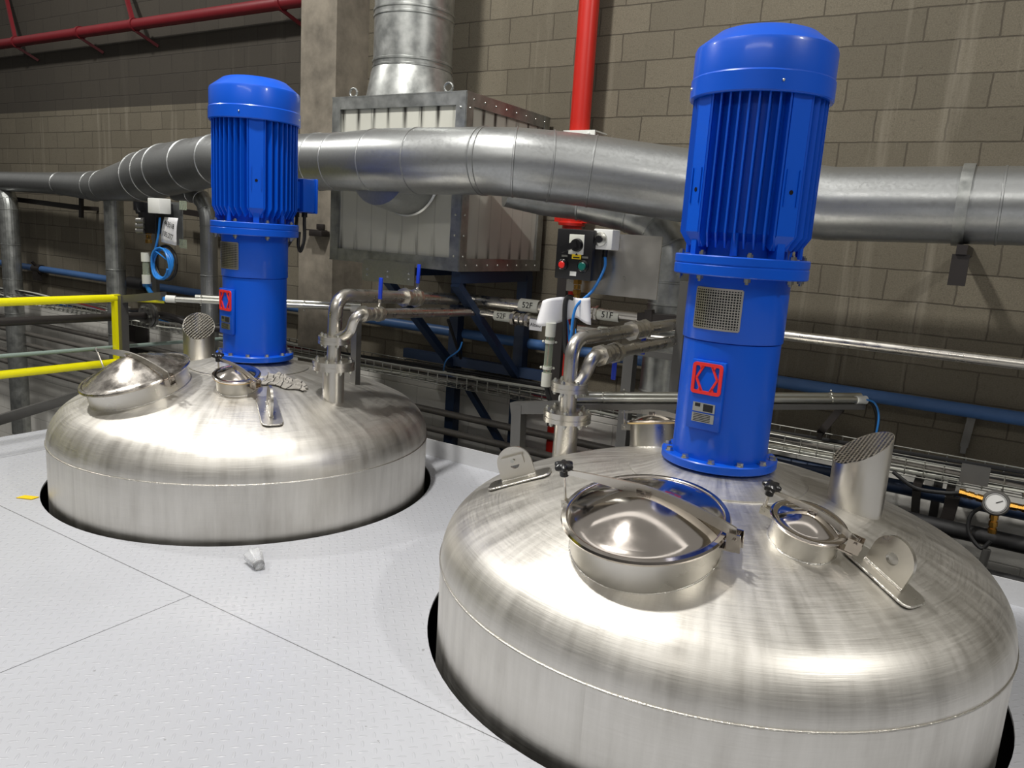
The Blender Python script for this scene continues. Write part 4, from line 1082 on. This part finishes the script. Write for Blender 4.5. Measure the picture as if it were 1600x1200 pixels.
b = MB(); q = qL(218, 322, -.17); b.box(q, (.07, .06, .07)); b.bar(qL(212, 318, -.2), qL(216, 333, -.2), .03, .02, (0, 1, 0)); b.build('rotary_switch', 'black', bx)
for py in (345, 353, 361): b = MB(); b.tube([qL(226, py, -.16), qL(214, py, -.19)], .025, 12); b.build('push_button', 'greysteel', bx)
q = qL(249, 322, -.16); b = MB(); b.box(q, (.15, .1, .115)); b.build('switch_box', 'white', t, bevel=.006)
b = MB(); q = qL(232, 372, -.08)
for k, rr in enumerate((.028, .02, .026)): b.lathe([(.01, 0), (rr, 0), (rr, .03), (.01, .03)], 8, M.Translation(q + V((0, 0, .03 - .035 * k))))
b.build('cable_gland', 'brass', bx)
# note paper with numbers
A = qL(257, 339, -.12); B = qL(280, 341, -.12); Cc = qL(274, 384, -.12); D = qL(252, 378, -.12)
b = MB(); vs = []
for j in range(7):
    for i in range(5):
        u = i / 4; v = j / 6; q = (A * (1 - u) + B * u) * (1 - v) + (D * (1 - u) + Cc * u) * v; vs.append(q + V((0, -.012 * math.sin(v * 3 + u), 0)))
b.add(vs, [(j * 5 + i, j * 5 + i + 1, (j + 1) * 5 + i + 1, (j + 1) * 5 + i) for j in range(6) for i in range(4)])
o = b.build('paper_note', 'paper', angle=180); o.modifiers.new('s', 'SOLIDIFY').thickness = .0006
tag(o, 'white paper note with two rows of digits hung at the left control station', 'paper')
ux = (B - A).normalized(); up = ((A - D).normalized()); nn = ux.cross(up).normalized()
if nn.dot(EYE - A) < 0: nn = -nn
for s, f in (('443518', .28), ('105.277', .68)):
    q = (A + B) / 2 * (1 - f) + (D + Cc) / 2 * f + nn * .016
    text(s, .058, face(q, up, nn), o, sx=.72)
# blue coil and leads
ctr = qL(256, 412, -.10); pts = []
for k in range(80):
    g = 2 * PI * k / 20; rr = .118 + .006 * math.sin(k * .7); pts.append(ctr + V((rr * math.cos(g) , -.01 * (k / 20) + .004 * math.sin(k), rr * math.sin(g) * 1.0)))
pts = spline([qL(250, 340, -.14), qL(247, 370, -.14), qL(241, 395, -.13)], 6)[:-1] + pts
tag(MB().tube(pts, .0085, 8).build('cable', 'hose'), 'blue cable coiled into a loop below the left control station', 'cable')
pts = [ctr + V((.135 * math.cos(2 * PI * k / 24), .02, .135 * math.sin(2 * PI * k / 24) + .005)) for k in range(25)]
tag(MB().tube(pts, .012, 8).build('cable', 'rubber'), 'black cable coiled behind the blue loop at the left control station', 'cable')
conduit('conduit', 'short clear plastic conduit with white ends beside the blue coil', qL(227, 397, -.1), qL(229, 441, -.1), .026, clips=())
pts = [qL(229, 443, -.1), qL(234, 455, -.08), qL(246, 465, -.04), WZ(258, 467, 1.0)]
tag(MB().tube(spline(pts, 6), .018, 10).build('cable', 'hose'), 'thick blue cable bending from the clear conduit into the steel conduits', 'cable')
b = MB(); b.box((-9.0, 5.42, .0), (.22, .12, 1.0)); tag(b.build('wall_duct', 'pale'), 'white upright cable channel on the wall behind the grey pipes', 'cable channel')
b = MB(); b.box((-8.65, 5.40, .0), (.2, .16, 1.0)); tag(b.build('wall_duct', 'blacksteel'), 'black upright channel on the wall beside the white one', 'cable channel')
run('cable', 'loose black cable hanging under the left end of the filter box', W(700, 500, 4.6), W(720, 560, 4.95), .012, 'rubber', 'cable')
pts = [W(722, 535, 4.55), W(716, 548, 4.6), W(698, 562, 4.8), W(693, 578, 4.99)]
tag(MB().tube(spline(pts, 6), .006, 8).build('cable', 'hose'), 'thin blue cable hanging into the tray below the filter box', 'cable')

# ================================================================== loose things
# rag on the left dome
P, n = dome(T2, -15.5, .49); F = frame(P, n, (.84, .53, 0)); vs = []; nx, ny = 40, 24
rnd = random.Random(3); ph = [rnd.uniform(0, 6) for _ in range(8)]
for j in range(ny + 1):
    for i in range(nx + 1):
        u = i / nx - .5; v = j / ny - .5
        x = u * .26; y = v * (.14 - .07 * u * 1.6) - .05 * u
        e = max(0, 1 - (2 * abs(u)) ** 4) * max(0, 1 - (2 * abs(v)) ** 4)
        z = .006 + e * (.020 + .010 * math.sin(19 * u + 7 * v + ph[0]) * math.sin(5 + 15 * v - 6 * u) + .012 * math.sin(26 * v + 9 * u + ph[1]) + .004 * math.sin(30 * u - 18 * v + ph[2]))
        r2 = (F @ V((x, y, 0))); rr = (V((r2.x, r2.y, 0)) - T2).length
        vs.append(F @ V((x + .01 * math.sin(14 * v + ph[3]), y + .012 * math.sin(12 * u + ph[4]), max(.004, z))))
b = MB(); b.add(vs, [(j * (nx + 1) + i, j * (nx + 1) + i + 1, (j + 1) * (nx + 1) + i + 1, (j + 1) * (nx + 1) + i) for j in range(ny) for i in range(nx)])
o = b.build('rag', 'rag', angle=180); o.modifiers.new('s', 'SOLIDIFY').thickness = .002
tag(o, 'crumpled grey and white cleaning rag lying on the left rear tank', 'rag')
# fluted clear cup lying on the deck
a = WZ(405, 884, .025); bq = WZ(388, 852, .055); b = MB(); L = (bq - a).length; F = frame(a, bq - a)
pr = 28; vs = []
for i in range(9):
    f = i / 8; r = .026 + .018 * f
    for k in range(pr): g = 2 * PI * k / pr; q = r * (1 + .10 * (1 if k % 4 < 2 else -1) * f); vs.append((q * math.cos(g), q * math.sin(g) * (1 - .3 * f), f * .115))
b.add(vs, [(i * pr + k, i * pr + (k + 1) % pr, (i + 1) * pr + (k + 1) % pr, (i + 1) * pr + k) for i in range(8) for k in range(pr)], F); b.add([vs[k] for k in range(pr)], [tuple(range(pr))], F)
o = b.build('plastic_cup', 'cup'); o.modifiers.new('s', 'SOLIDIFY').thickness = .001
tag(o, 'crushed clear plastic cup lying on the deck before the left tank', 'cup')
p = WZ(42, 777, .004); b = MB(); b.prism([(-.05, -.02), (.045, -.025), (.06, .02), (-.03, .026)], .004, M.Translation(p) @ M.Rotation(.5, 4, 'Z'))
tag(b.build('tape_scrap', 'warn'), 'scrap of yellow tape lying on the deck left of the left tank', 'tape')
